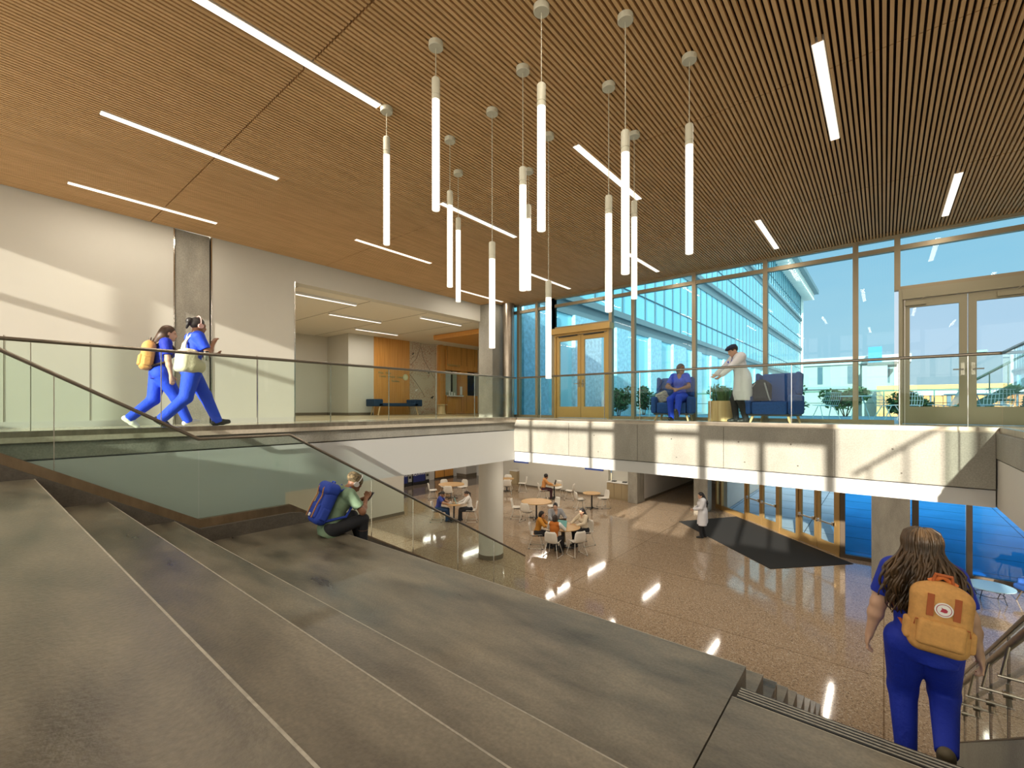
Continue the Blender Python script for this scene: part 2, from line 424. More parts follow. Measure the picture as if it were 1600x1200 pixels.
struct('baseboard_left', MB().box((XW, YB, UF), (XW + 0.015, 2.45, UF + 0.1)).box((XW, 3.1, UF), (XW + 0.015, 4.66, UF + 0.1)), M_WALLC)
struct('wall_right', MB().box((XR + 2, 0, -0.1), (XR + 2.2, YL, CZ)), M_WALL)
struct('wall_right_upper', MB().box((XR, YB, UF), (XR + 0.2, YW, CZ + 0.1)), M_WALL)
# back room
struct('wall_back_room', MB().box((-17.4, 4.0, UF), (-17.1, 9.2, 7.7)).box((-17.4, 9.2, UF), (-15.55, 9.5, 7.7)).box((-15.85, 9.5, UF), (-15.55, 10.3, 7.7))
       .box((-18, 3.7, UF), (XW - 0.3, 4.0, 7.7)).box((-15.7, 16.0, UF), (XW, 16.3, 7.7)), M_WALL)
struct('baseboard_back_room', MB().box((-17.1, 4.0, UF), (-17.08, 9.2, UF + 0.1)).box((-17.08, 9.18, UF), (-15.53, 9.2, UF + 0.1)).box((-15.55, 9.2, UF), (-15.53, 10.25, UF + 0.1)), M_BASEB)
struct('wall_wood_panel', MB().box((-15.85, 10.3, UF), (-15.52, 12.02, 7.6)), M_PANEL)
cl = MB().box((-18, 3.7, 7.6), (XW - 0.3, 16.3, 7.75))
struct('ceiling_back_room', cl, M_CEILW)
cj = MB()
for yj in (4.9, 6.8, 8.7, 10.6): cj.box((-17.4, yj - 0.008, 7.597), (XW - 0.3, yj + 0.008, 7.606))
struct('trim_11', cj, M_BASEB)
struct('wall_behind_left', MB().box((-15.5, 13.55, UF), (-15.3, 13.7, 7.6)), M_PANEL)

# mural wall with drawn branches, leaves and birds
def mural_material():
    m = mat('mural', (0.60, 0.50, 0.36), 0.7)
    N, L, b = nodes_of(m); tc = N.new('ShaderNodeTexCoord')
    v = N.new('ShaderNodeTexVoronoi'); v.inputs['Scale'].default_value = 11; v.feature = 'DISTANCE_TO_EDGE'
    n = N.new('ShaderNodeTexNoise'); n.inputs['Scale'].default_value = 1.6; n.inputs['Detail'].default_value = 4
    L.new(tc.outputs['Object'], v.inputs['Vector']); L.new(tc.outputs['Object'], n.inputs['Vector'])
    a = N.new('ShaderNodeMapRange'); a.inputs[1].default_value = 0.0; a.inputs[2].default_value = 0.10; a.inputs[3].default_value = 1; a.inputs[4].default_value = 0
    c = N.new('ShaderNodeMapRange'); c.inputs[1].default_value = 0.38; c.inputs[2].default_value = 0.5
    L.new(v.outputs['Distance'], a.inputs[0]); L.new(n.outputs['Fac'], c.inputs[0])
    mu = N.new('ShaderNodeMath'); mu.operation = 'MULTIPLY'; L.new(a.outputs[0], mu.inputs[0]); L.new(c.outputs[0], mu.inputs[1])
    mx = N.new('ShaderNodeMixRGB'); mx.inputs[1].default_value = (0.60, 0.51, 0.38, 1); mx.inputs[2].default_value = (0.42, 0.22, 0.14, 1)
    L.new(mu.outputs[0], mx.inputs[0]); L.new(mx.outputs[0], b.inputs['Base Color']); return m
mural = struct('wall_mural', MB().box((-15.85, 12.02, UF), (-15.55, 13.55, 7.6)), mural_material())
M_INK = mat('mural_ink', (0.10, 0.06, 0.04), 0.7)
br = MB()
for pts in ([(12.1,6.6),(12.4,6.9),(12.6,7.4),(12.65,7.6)], [(12.65,7.4),(12.8,6.9),(13.1,6.5),(13.4,6.1)], [(12.05,6.2),(12.4,5.85),(12.7,5.5),(12.85,5.25)], [(12.3,7.0),(12.15,6.9)]):
    br.tube([(-15.545, y, z) for y, z in pts], 0.007, 5)
br.build('branch', M_INK, mural)
for (y, z, s, c) in ((13.1, 6.35, 0.09, M_BLACK), (13.28, 5.25, 0.13, M_BLACK), (12.4, 5.55, 0.10, M_WHITE), (12.22, 7.1, 0.06, M_BLACK)):
    b_ = MB().add([(-15.54,y-s,z-0.05),(-15.54,y-0.1*s,z+0.03),(-15.54,y+s,z+0.5*s),(-15.54,y+0.2*s,z-0.03),(-15.54,y+0.3*s,z-0.7*s),(-15.54,y-0.2*s,z-0.05)], [(0,1,2,3,4,5)])
    b_.build('painted_bird', c, mural)

# wood reception block with service window and screen
wb = struct('wall_reception', MB().box((-15.75, 13.7, UF), (-15.4, 13.95, 7.6)).box((-15.75, 13.95, UF), (-15.35, 16.3, 5.35)).box((-15.75, 13.95, 6.5), (-15.35, 16.3, 7.6)).box((-15.75, 14.85, 5.35), (-15.35, 15.3, 6.5)).box((-15.75, 13.95, 5.35), (-15.6, 16.3, 6.5)), M_PANEL, bevel=0.01)
gv = MB()
for yj in (14.0, 14.9, 15.25, 15.8): gv.box((-15.36, yj-0.006, 4.6), (-15.345, yj+0.006, 5.3)).box((-15.36, yj-0.006, 6.75), (-15.345, yj+0.006, 7.6))
gv.build('groove', M_DBRZ, wb)
struct('window_20', MB().box((-15.58, 14.0, 5.36), (-15.56, 14.8, 6.48)), mat('office_beyond', (0.42, 0.46, 0.36), 0.4))
bl = MB()
for k in range(14): bl.box((-15.55, 14.02, 5.5 + k*0.06), (-15.54, 14.4, 5.53 + k*0.06))
bl.build('blind_slat', M_WHITE, bpy.data.objects['window_20'])
MB().box((-15.55, 14.42, 5.36), (-15.53, 14.5, 6.48)).build('window_mullion', M_BLACK, bpy.data.objects['window_20'])
s_ = tag(MB().box((-15.45, 13.97, 5.30), (-15.15, 14.85, 5.345)).build('counter_shelf', M_WHITE), 'white shelf below the service window in the wood reception wall', 'shelf')
t = thing('wall_screen', 'dark screen set in the wood reception wall beside the concrete column', 'screen', (-15.59, 15.7, 5.36))
MB().box((-0.005, -0.38, 0), (0.03, 0.55, 1.13)).build('frame', M_BLACK, t)
MB().box((0.03, -0.34, 0.04), (0.034, 0.51, 1.09)).build('display', mat('dark_display', (0.008, 0.02, 0.03), 0.12), t)
t = thing('card_reader', 'white upright stand on the shelf at the right of the service window', 'stand', (-15.22, 14.75, 5.345))
MB().box((-0.03, -0.05, 0.03), (0.03, 0.05, 0.42)).build('holder', M_WHITE, t, bevel=0.008); MB().box((-0.06, -0.08, 0), (0.06, 0.08, 0.03)).build('foot', M_CHROME, t)
for k, (y, h) in enumerate(((14.05, 0.22), (14.2, 0.16), (14.36, 0.13))):
    t = tag(MB().box((-15.26, y-0.04, 5.345), (-15.24, y+0.04, 5.345+h)).build('paper_card', M_WHITE), ('tall white leaflet on the service shelf, nearest the mural', 'middle of the white leaflets on the service shelf', 'shortest white leaflet on the service shelf')[k], 'leaflet', 'leaflets on the service shelf')
struct('ceiling_wood_cloud', MB().box((-13.5, 11.6, 7.42), (XW - 0.32, 16.0, 7.59)), M_PANEL)

# signs on wood
MSGN = mat('sign_letters', (0.40, 0.34, 0.14), 0.35, 0.4)
t = thing('wall_sign', 'gold raised lettering on the orange wood panel above the bench', 'sign', (-15.515, 11.1, 6.05))
for s_, yy, zz in (('Main', -0.50, 0.14), ('Floor', -0.14, 0.14), ('Curtis', -0.42, 0.0), ('Dental', 0.0, 0.0), ('Center', 0.44, 0.0), ('Pavilion', 0.2, -0.17)):
    textmesh('lettering', s_, 0.125, MSGN, t, facing_mat((0.004, yy, zz), (0, 1, 0), (0, 0, 1)))
t = thing('round_emblem', 'round pale gold emblem at the right of the wall lettering', 'emblem', (-15.52, 11.80, 6.06))
MB().tube([(0, 0, 0), (0.02, 0, 0)], 0.13, 24).build('disc', mat('emblem_gold', (0.8, 0.72, 0.42), 0.35, 0.3), t)
MB().tube([(0.022, 0.1*math.cos(a*math.pi/12), 0.1*math.sin(a*math.pi/12)) for a in range(24)], 0.004, 5, True).build('ring', M_GOLD, t)
t = thing('pharmacy_sign', 'gold raised lettering above the service window', 'sign', (-15.345, 14.4, 6.72))
textmesh('lettering', 'PHARMACY', 0.15, MSGN, t, facing_mat((0.004, 0, 0), (0, 1, 0), (0, 0, 1)))

# ---- concrete and metal columns of the far left corner
struct('trim_12', MB().box((-10.2, 10.68, UF), (-9.6, 11.22, CZ)), M_CONC, bevel=0.01)
struct('trim_13', MB().lathe([(0.19, 0), (0.19, CZ - UF)], (-9.33, 11.15, UF), 24), M_STEEL, smooth='auto')
struct('wall_left_corner', MB().box((XW - 0.3, 11.3, UF), (-9.75, YW + 0.1, 7.6)), M_DBRZ)

# ---- upper window wall
def bay(n, x0, x1, z0=UF, glassmat=M_GWIN, transom=True, right=False):
    o = thing('window_%d' % n, '', '', (0, 0, 0)); del o['label']; del o['category']; o['kind'] = 'structure'
    f = MB().box((x0 - 0.045, YW - 0.07, z0), (x0 + 0.045, YW + 0.07, CZ - 0.02)).box((x0 + 0.045, YW - 0.05, z0), (x1 - 0.045, YW + 0.05, z0 + 0.07))
    f.box((x0 + 0.045, YW - 0.05, CZ - 0.06), (x1 - 0.045, YW + 0.05, CZ - 0.02))
    if transom: f.box((x0 + 0.045, YW - 0.055, 7.83), (x1 - 0.045, YW + 0.055, 7.92))
    if right: f.box((x1 - 0.045, YW - 0.07, z0), (x1 + 0.045, YW + 0.07, CZ - 0.02))
    f.build('window_frame', M_MULL, o)
    MB().box((x0 + 0.045, YW - 0.008, z0 + 0.07), (x1 - 0.045, YW + 0.008, CZ - 0.06)).build('pane', glassmat, o)
    return o
bay(1, -9.72, -9.12); bay(2, -9.12, -8.385); bay(3, -8.385, -7.76, right=True)
bay(4, -7.76, -5.85, 7.16); bay(5, -5.85, -5.19); bay(6, -5.19, -3.6); bay(7, -3.6, -2.05); bay(8, -2.05, -0.44); bay(9, -0.44, 0.2)
bay(10, 0.2, 2.13, 7.06); bay(11, 2.13, 3.4); bay(12, 3.4, XR, right=True)

def double_door(n, x0, x1, ztop, head, m, gm, closers):
    o = thing('door_%d' % n, '', '', (0, 0, 0)); del o['label']; del o['category']; o['kind'] = 'structure'
    j = 0.055
    MB().box((x0, YW - 0.07, UF), (x0 + j, YW + 0.07, ztop + head)).box((x1 - j, YW - 0.07, UF), (x1, YW + 0.07, ztop + head)).box((x0 + j, YW - 0.08, ztop), (x1 - j, YW + 0.07, ztop + head)).build('door_frame', m, o)
    mid = (x0 + x1)/2
    for k, (a, b) in enumerate(((x0 + j, mid - 0.006), (mid + 0.006, x1 - j))):
        st = 0.105
        lf = MB().box((a, YW - 0.04, UF + 0.01), (a + st, YW + 0.03, ztop - 0.01)).box((b - st, YW - 0.04, UF + 0.01), (b, YW + 0.03, ztop - 0.01))
        lf.box((a + st, YW - 0.04, UF + 0.01), (b - st, YW + 0.03, UF + 0.33)).box((a + st, YW - 0.04, ztop - 0.16), (b - st, YW + 0.03, ztop - 0.01))
        d = lf.build('door_leaf', m, o)
        MB().box((a + st, YW - 0.01, UF + 0.33), (b - st, YW + 0.005, ztop - 0.16)).build('door_glass', gm, d)
        hx = b - 0.06 if k == 0 else a + 0.06
        sg = -1 if k == 0 else 1
        MB().tube([(hx, YW - 0.04, UF + 1.0), (hx, YW - 0.10, UF + 1.0), (hx + sg*0.13, YW - 0.10, UF + 1.0)], 0.012, 8).box((hx - 0.025, YW - 0.055, UF + 0.9), (hx + 0.025, YW - 0.04, UF + 1.12)).build('door_handle', M_STEEL, d)
        if closers:
            cx = a + 0.16 if k == 0 else b - 0.4
            MB().box((cx - 0.13, YW - 0.1, ztop - 0.13), (cx + 0.17, YW - 0.042, ztop - 0.05)).bar((cx + 0.1, YW - 0.1, ztop - 0.04), (cx + 0.2, YW - 0.12, ztop + 0.03), 0.02, 0.012).build('door_closer', M_TAUPE, d)
        else:
            MB().bar((a + 0.1, YW - 0.06, ztop - 0.035), (b - 0.1, YW - 0.06, ztop - 0.02), 0.03, 0.025).build('door_closer', M_BLACK, d)
    return o
d1 = double_door(1, -7.71, -5.90, 6.94, 0.06, M_GOLD, M_GCLR, False)
MB().box((-7.80, YW - 0.2, 6.99), (-5.80, YW + 0.07, 7.16)).build('header_box', M_GOLD, d1)
MB().lathe([(0.03, 0), (0.045, 0.015), (0.03, 0.03)], (-6.75, YW - 0.06, 7.165), 12).build('motion_sensor', M_BLACK, d1)
double_door(2, 0.22, 2.10, 6.87, 0.19, M_TAUPE, M_GDOOR, True)
MB().box((0.3, YW - 0.10, UF), (0.312, YW - 0.085, 6.85)).build('door_edge_strip', M_WHITE, bpy.data.objects['door_2'])

# ---- glazed wall behind the camera: what throws the shadows
fb = MB()
for xm in (-9.28, -7.63, -6.0, -4.69, -3.05): fb.box((xm - 0.04, YB - 0.06, 4.3), (xm + 0.04, YB + 0.06, CZ))
fb.box((XW, YB - 0.05, 7.37), (-0.7, YB + 0.05, 7.47))
fb.box((-0.75, YB - 0.08, 4.3), (-0.60, YB + 0.08, CZ)).box((-0.6, YB - 0.06, 7.3), (1.35, YB + 0.06, 7.62)).box((0.26, YB - 0.06, 4.3), (0.36, YB + 0.06, 7.3)).box((1.22, YB - 0.06, 4.3), (1.36, YB + 0.06, CZ))
fb.box((2.9, YB - 0.06, 4.3), (3.0, YB + 0.06, CZ))
struct('window_30', fb, M_MULL)
struct('wall_back', MB().box((XW, YB - 0.12, 0), (-4.6, YB, 5.5)).box((-4.6, YB - 0.12, 0), (-0.6, YB, 5.06)).box((-0.6, YB - 0.12, 0), (0.9, YB, 5.3)).box((0.9, YB - 0.12, 0), (XR, YB, 5.85)), M_WALL)  # unseen sill wall, its stepped heights shaped to hold back the low sun
struct('trim_14', MB().box((-2.45, YB - 0.3, 4.3), (-1.6, YB + 0.3, CZ)), M_CONC)
t = thing('back_stair_railing', 'sloped stair railing behind the viewpoint', 'railing', (1.6, -2.9, 4.5))
MB().bar((-0.1, 0, 2.25), (1.5, 0, 3.5), 0.06, 0.06).build('handrail', M_RAIL, t)
for k in range(4):
    xx = 0.1 + k*0.42; MB().bar((xx, 0, 0), (xx, 0, 2.3 + xx*0.78), 0.03, 0.03, (1, 0, 0)).build('baluster', M_RAIL, t)

# ================================================================== SEATING TIERS AND STAIR
P0 = 3.04                           # level of the wide platform
tiers = [(-0.72, 0.477, 4.07, 'highest grey concrete seating step, nearest the viewer'), (0.477, 1.06, 3.73, 'second grey concrete seating step from the top'),
         (1.06, 1.69, 3.385, 'third grey concrete seating step, narrow, just above the wide platform')]
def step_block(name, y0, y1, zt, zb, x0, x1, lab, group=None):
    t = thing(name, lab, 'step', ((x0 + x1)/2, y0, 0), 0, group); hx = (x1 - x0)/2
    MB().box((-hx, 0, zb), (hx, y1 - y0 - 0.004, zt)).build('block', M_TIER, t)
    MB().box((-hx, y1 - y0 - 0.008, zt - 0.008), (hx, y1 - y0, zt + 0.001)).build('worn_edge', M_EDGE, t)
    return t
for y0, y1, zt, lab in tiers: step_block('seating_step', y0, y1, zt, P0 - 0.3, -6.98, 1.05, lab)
t = step_block('seating_platform', 1.69, 3.43, P0, P0 - 0.3, -6.98, -0.733, 'wide grey concrete platform where the seated student with headphones sits')
step_block('stair_landing', 1.69, 3.02, P0, P0 - 0.3, -0.724, 1.05, 'grey concrete landing at the head of the stair, beside the wide platform')
nl = thing('nosing_strip', 'black ribbed nosing strip along the landing edge', 'nosing', (0.0, 3.02, P0))
MB().box((-0.70, 0.0, -0.17), (0.61, 0.13, -0.003)).build('edge_concrete', M_TIER, nl)
MB().box((-0.70, 0.005, -0.002), (0.61, 0.125, 0.004)).build('strip_base', M_BLACK, nl)
rb = MB()
for k in range(4): rb.box((-0.70, 0.018 + k*0.028, 0.004), (0.61, 0.026 + k*0.028, 0.008))
rb.build('rib', M_COLC, nl)
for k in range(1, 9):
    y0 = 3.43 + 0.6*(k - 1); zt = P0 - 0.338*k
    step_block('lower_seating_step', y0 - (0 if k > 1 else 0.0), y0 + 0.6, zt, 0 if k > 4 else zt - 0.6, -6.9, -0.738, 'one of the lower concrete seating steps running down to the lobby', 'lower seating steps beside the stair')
# the stair
RIS, RUN = 0.169, 0.29
stair = thing('staircase', 'concrete stair going down to the lobby, under the walking woman', 'stair', (0, 3.15, 0))
nst = 17
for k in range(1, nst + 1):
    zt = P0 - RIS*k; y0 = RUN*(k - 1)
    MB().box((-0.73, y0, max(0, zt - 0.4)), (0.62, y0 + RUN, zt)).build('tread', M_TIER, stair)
    MB().box((-0.70, y0 + RUN - 0.06, zt), (0.60, y0 + RUN - 0.01, zt + 0.004)).build('tread_nosing', M_BLACK, stair)
sl = -RIS/RUN
# stringer wall on the right of the stair
def zst(y): return P0 + sl*(y - 3.15)
mb = MB().xprism([(3.17, zst(3.17) - 0.4), (8.2, zst(8.2) - 0.4), (8.2, zst(8.2) + 0.30), (3.17, zst(3.17) + 0.30)], 0.002, 0.14)
st = thing('stair_stringer', 'sloped concrete stringer wall under the right stair glass', 'stringer', (0.62, 0, 0))
mb.build('stringer_wall', M_CONC, st); MB().xprism([(3.17, zst(3.17) + 0.302), (8.2, zst(8.2) + 0.302), (8.2, zst(8.2) + 0.315), (3.17, zst(3.17) + 0.315)], 0.0, 0.14).build('stringer_cap', M_DBRZ, st)

# curb along the left stair glass
gx = -6.99
cb = MB(); zc = lambda y: 3.33 - 0.583*(y - 1.975) if y < 1.975 else (3.33 if y < 3.16 else 3.33 - 0.583*(y - 3.16))
ys = [-1.0, 1.975, 3.3, 3.5, 9.05]
def zcb(y):
    if y < 1.975: return 3.23 - 0.583*(y - 1.975)
    if y <= 3.3: return 3.23
    return 3.23 - 0.583*(y - 3.3)
poly = [(-1.0, zcb(-1.0)), (1.975, 3.23), (3.16, 3.23), (3.32, 3.20), (3.5, zcb(3.5)), (9.0, max(0.02, zcb(9.0)))]
low_ = [(9.0, 0.0), (-1.0, 0.0)]
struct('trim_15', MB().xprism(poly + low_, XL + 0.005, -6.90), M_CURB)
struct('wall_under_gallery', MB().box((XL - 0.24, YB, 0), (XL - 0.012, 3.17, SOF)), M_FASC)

# ================================================================== RAILINGS
def glass_rail(name, lab, pts, zbase, joints, hr=1.07, shoe=True, shoe_h=0.085, shoe_m=None, cap_m=None, gmat=None):
    """pts: polyline of (x,y,zfloor); joints: list of parameter pairs -> handled per segment"""
    t = thing(name, lab, 'railing', (pts[0][0], pts[0][1], pts[0][2]))
    o = Vector(t.location)
    P = [Vector(p) - o for p in pts]
    up = Vector((0, 0, 1))
    MB_h = MB()
    MB_h.tube([p + up*hr for p in P], 0.022, 10); MB_h.build('handrail', cap_m or M_RAIL, t, smooth='auto')
    for i in range(len(P) - 1):
        a, b = P[i], P[i+1]
        if shoe:
            s_ = MB(); d = (b - a); n = Vector((d.y, -d.x, 0)).normalized()*0.035
            q = [a - n, a + n, b + n, b - n]
            vs = q + [p + up*shoe_h for p in q]
            s_.add(vs, [(3,2,1,0),(4,5,6,7),(0,1,5,4),(1,2,6,5),(2,3,7,6),(3,0,4,7)]); s_.build('base_shoe', shoe_m or M_STEEL, t)
        cuts = [0.0] + joints[i] + [1.0]
        for u, v in zip(cuts[:-1], cuts[1:]):
            L_ = d_len = (b - a).length; g = 0.004/L_
            pa, pb = a.lerp(b, u + g), a.lerp(b, v - g)
            n = Vector(((b-a).y, -(b-a).x, 0)).normalized()*0.007
            z0, z1 = up*(shoe_h*0.8 if shoe else zbase), up*(hr - 0.015)
            vs = [pa - n + z0, pa + n + z0, pb + n + z0, pb - n + z0, pa - n + z1, pa + n + z1, pb + n + z1, pb - n + z1]
            MB().add(vs, [(3,2,1,0),(4,5,6,7),(0,1,5,4),(1,2,6,5),(2,3,7,6),(3,0,4,7)]).build('glass_panel', gmat or M_GRAIL, t)
            if u > 0:                                       # the dark sealed joint
                pj = a.lerp(b, u)
                MB().bar(pj + z0, pj + z1, 0.008, 0.016, n).build('panel_joint', M_CHROME, t)
    return t
def frac(vals, a, b): return [(v - a)/(b - a) for v in vals]
glass_rail('glass_railing', 'long glass railing along the left gallery in front of the two walkers', [(XL - 0.01, YB + 0.1, UF - 0.02), (XL - 0.01, YG + 0.05, UF - 0.02)], 0,
           [frac([-1.9, -0.7, 0.464, 1.612, 2.769, 3.911, 5.065, 6.224, 7.361], YB + 0.1, YG + 0.05)])
XRR = 1.23
glass_rail('glass_railing', 'glass railing along the far gallery in front of the armchairs and doors', [(XL + 0.04, YG + 0.06, UF - 0.02), (XRR, YG + 0.06, UF - 0.02)], 0,
           [frac([-6.4, -4.69, -3.88, -2.5, -1.2, 0.18, 0.9], XL + 0.04, XRR)], shoe_h=0.07)
glass_rail('glass_railing', 'glass railing turning toward the viewer at the right gallery edge', [(XRR, YG, UF - 0.02), (XRR, 5.25, UF - 0.02)], 0, [[0.4, 0.75]], shoe_h=0.07)
gp = [(gx, -0.6, 3.33 + 0.583*2.575), (gx, 1.975, 3.33), (gx, 3.16, 3.33), (gx, 9.0, max(0.0, 3.33 - 0.583*5.84))]
sg = glass_rail('stair_glass_guard', 'stepped glass guard with bronze base beside the concrete seating steps', [(p[0], p[1], p[2] - 0.10) for p in gp], 0,
           [frac([0.627], -0.6, 1.975), [], frac([4.584, 5.498, 6.681, 7.824], 3.16, 9.0)], hr=1.17, shoe_h=0.115, shoe_m=M_BRONZE)
# right stair guard with bracketed handrail
rg = thing('stair_glass_guard', 'glass guard with a round handrail on brackets at the right of the stair', 'railing', (0.69, 3.0, zst(3.0)))
def rp(y, h, x=0.0): return (x, y - 3.0, zst(y) - zst(3.0) + h)
MB().tube([rp(2.6, 1.10), rp(8.0, 1.10)], 0.018, 10).build('cap_rail', M_RAIL, rg, smooth='auto')
MB().tube([rp(2.6, 0.87, -0.09), rp(7.9, 0.87, -0.09)], 0.021, 12).build('handrail', M_STEEL, rg, smooth='auto')
jy = [2.6, 3.35, 4.05, 4.75, 5.45, 6.15, 7.0, 7.95]
for a, b in zip(jy[:-1], jy[1:]):
    pa0, pa1, pb0, pb1 = rp(a + .005, 0.28), rp(a + .005, 1.08), rp(b - .005, 0.28), rp(b - .005, 1.08)
    w = 0.007
    vs = [(-w, *pa0[1:]), (w, *pa0[1:]), (w, *pb0[1:]), (-w, *pb0[1:]), (-w, *pa1[1:]), (w, *pa1[1:]), (w, *pb1[1:]), (-w, *pb1[1:])]
    MB().add(vs, [(3,2,1,0),(4,5,6,7),(0,1,5,4),(1,2,6,5),(2,3,7,6),(3,0,4,7)]).build('glass_panel', M_GRAIL, rg)
    MB().bar(rp(b, 0.28), rp(b, 1.08), 0.012, 0.016, (1, 0, 0)).build('panel_joint', M_BLACK, rg)
for y in jy[1:-1]:
    b_ = MB()
    b_.tube([rp(y, 0.66, -0.15), rp(y, 0.66, 0.11)], 0.010, 8)
    b_.tube([rp(y, 0.66, -0.03), rp(y, 0.66, 0.03)], 0.026, 12)
    b_.tube([rp(y, 0.655, -0.135), rp(y, 0.86, -0.10)], 0.008, 8)
    b_.tube([rp(y, 0.63, 0.10), rp(y, 0.72, 0.10)], 0.008, 8)
    b_.bar(rp(y, 0.58), rp(y, 0.74), 0.02, 0.03, (1, 0, 0))
    b_.build('rail_bracket', M_STEEL, rg, smooth='auto')

# ================================================================== LIGHTS
def linear_light(x, y0, y1, z, label, group, m=M_GLOWL, w=0.085, watt=21, col=(1.0, 0.90, 0.76)):
    t = thing('linear_light', label, 'ceiling light', (x, (y0 + y1)/2, z), 0, group); h = (y1 - y0)/2
    MB().box((-w/2 - 0.008, -h - 0.006, 0.004), (w/2 + 0.008, h + 0.006, 0.06)).build('housing', M_WHITE, t)
    MB().box((-w/2, -h, -0.004), (w/2, h, 0.003)).build('diffuser', m, t)
    ld = bpy.data.lights.new('lamp', 'AREA'); ld.shape = 'RECTANGLE'; ld.size = w; ld.size_y = 2*h; ld.energy = watt; ld.color = col
    lo = bpy.data.objects.new('lamp', ld); COL.objects.link(lo); lo.parent = t; lo.location = (0, 0, -0.006)
    return t
ord_ = ['first', 'second', 'third', 'fourth', 'fifth', 'sixth', 'seventh', 'eighth', 'ninth', 'tenth', 'eleventh', 'twelfth', 'thirteenth']
rown = {0: 'unseen row added behind the viewpoint', 1: 'nearest ceiling row', 2: 'middle ceiling row', 3: 'far ceiling row'}
for k in (0, 1, 2, 3):
    for i, x_ in enumerate(LX[k]):
        linear_light(x_, LY[k][0], LY[k][1], CZ + 0.0, 'white light line, %s from the left wall in the %s' % (ord_[i], rown[k]), 'light lines in the slat ceiling')
for i, (x_, y0, y1) in enumerate([(-10.95, 5.0, 6.7), (-12.6, 6.85, 8.6), (-12.6, 3.9, 4.85), (-14.3, 4.9, 6.6), (-14.3, 8.75, 10.5), (-10.95, 8.9, 10.6)]):
    linear_light(x_, y0, y1, 7.6 - 0.062, 'white light line in the back room ceiling, ' + ('nearest the opening at left', 'middle of the room', 'partly hidden by the left jamb', 'far left over the grey wall', 'over the wood panel', 'nearest the concrete column')[i], 'light lines in the back room', M_GLOWW, 0.07, 30, (1, .93, .82))
for i, (x_, y0, y1) in enumerate([(-11.2, 13.4, 15.3)]):
    linear_light(x_, y0, y1, 7.42 - 0.062, 'white light line under the orange wood ceiling cloud', None, M_GLOWW, 0.07, 30, (1, .93, .82))
for i, (x_, y_) in enumerate([(-18, 14.5), (-18, 18.5), (-14.5, 12), (-14.5, 16), (-14.5, 20), (-11.3, 13), (-11.3, 17), (-11.3, 20.5), (-8, 11), (-8, 15), (-8, 19.5), (-4.5, 11.5), (-4.5, 16), (-1.2, 11.5), (-1.2, 15.5), (-22, 15), (-22, 19), (2, 12), (2, 15.5)]):
    linear_light(x_, y_ - 0.9, y_ + 0.9, SOF - 0.062, 'light line in the lower lobby ceiling, seen only as floor glare', 'light lines in the lobby ceiling', M_GLOWL, 0.09, 27 if y_ > 13 and x_ > -9 else 38, (1, .91, .78))

pend = [(-4.244, 2.973, 7.81, 7.61, 6.62), (-3.138, 2.724, 7.81, 7.61, 6.61), (-4.119, 3.802, 7.48, 7.30, 6.30), (-4.612, 4.414, 7.48, 7.30, 6.30), (-3.365, 3.739, 6.66, 6.47, 5.48),
        (-2.714, 3.463, 7.16, 6.98, 5.96), (-3.818, 5.001, 7.64, 7.44, 6.45), (-2.18, 3.029, 7.49, 7.30, 6.28), (-3.138, 4.507, 6.35, 6.15, 5.17), (-2.176, 4.201, 6.99, 6.80, 5.80),
        (-1.686, 3.554, 7.16, 6.97, 5.95), (-2.325, 5.144, 7.31, 7.11, 6.13), (-1.415, 4.346, 7.49, 7.29, 6.27)]
pn = ['leftmost of the hanging cluster', 'second from the left, hung high and near', 'third from the left', 'fourth from the left, behind the third', 'fifth from the left, hung low', 'sixth from the left, in front of another tube', 'half hidden behind the sixth tube', 'with its canopy at the top edge of the photo', 'thin one hung lowest of all in front of the windows', 'tenth from the left, left of the tallest near tube', 'third from the right, near with a large canopy', 'second from the right, partly behind a nearer tube', 'rightmost of the hanging cluster']
for (x_, y_, zt, zl, zb), nm in zip(pend, pn):
    t = thing('pendant_light', 'slim glowing tube pendant, ' + nm, 'pendant light', (x_, y_, CZ), 0, 'tube pendants')
    MB().lathe([(0.062, -0.05), (0.066, -0.045), (0.066, 0.0)], (0, 0, 0), 24).build('canopy', M_PEND, t, smooth='auto')
    MB().cyl((0, 0, zt - CZ), (0, 0, -0.05), 0.0035, n=6).build('cord', M_PEND, t)
    MB().lathe([(0.037, zl - CZ), (0.037, zl - CZ + 0.035), (0.034, zl - CZ + 0.036), (0.034, zl - CZ + 0.044), (0.037, zl - CZ + 0.045), (0.037, zt - CZ - 0.01), (0.03, zt - CZ)], (0, 0, 0), 20).build('cap', M_PEND, t, smooth='auto')
    MB().lathe([(0.033, zb - CZ), (0.035, zb - CZ + 0.004), (0.035, zl - CZ)], (0, 0, 0), 20).build('lamp_tube', M_GLOWT, t, smooth='auto')
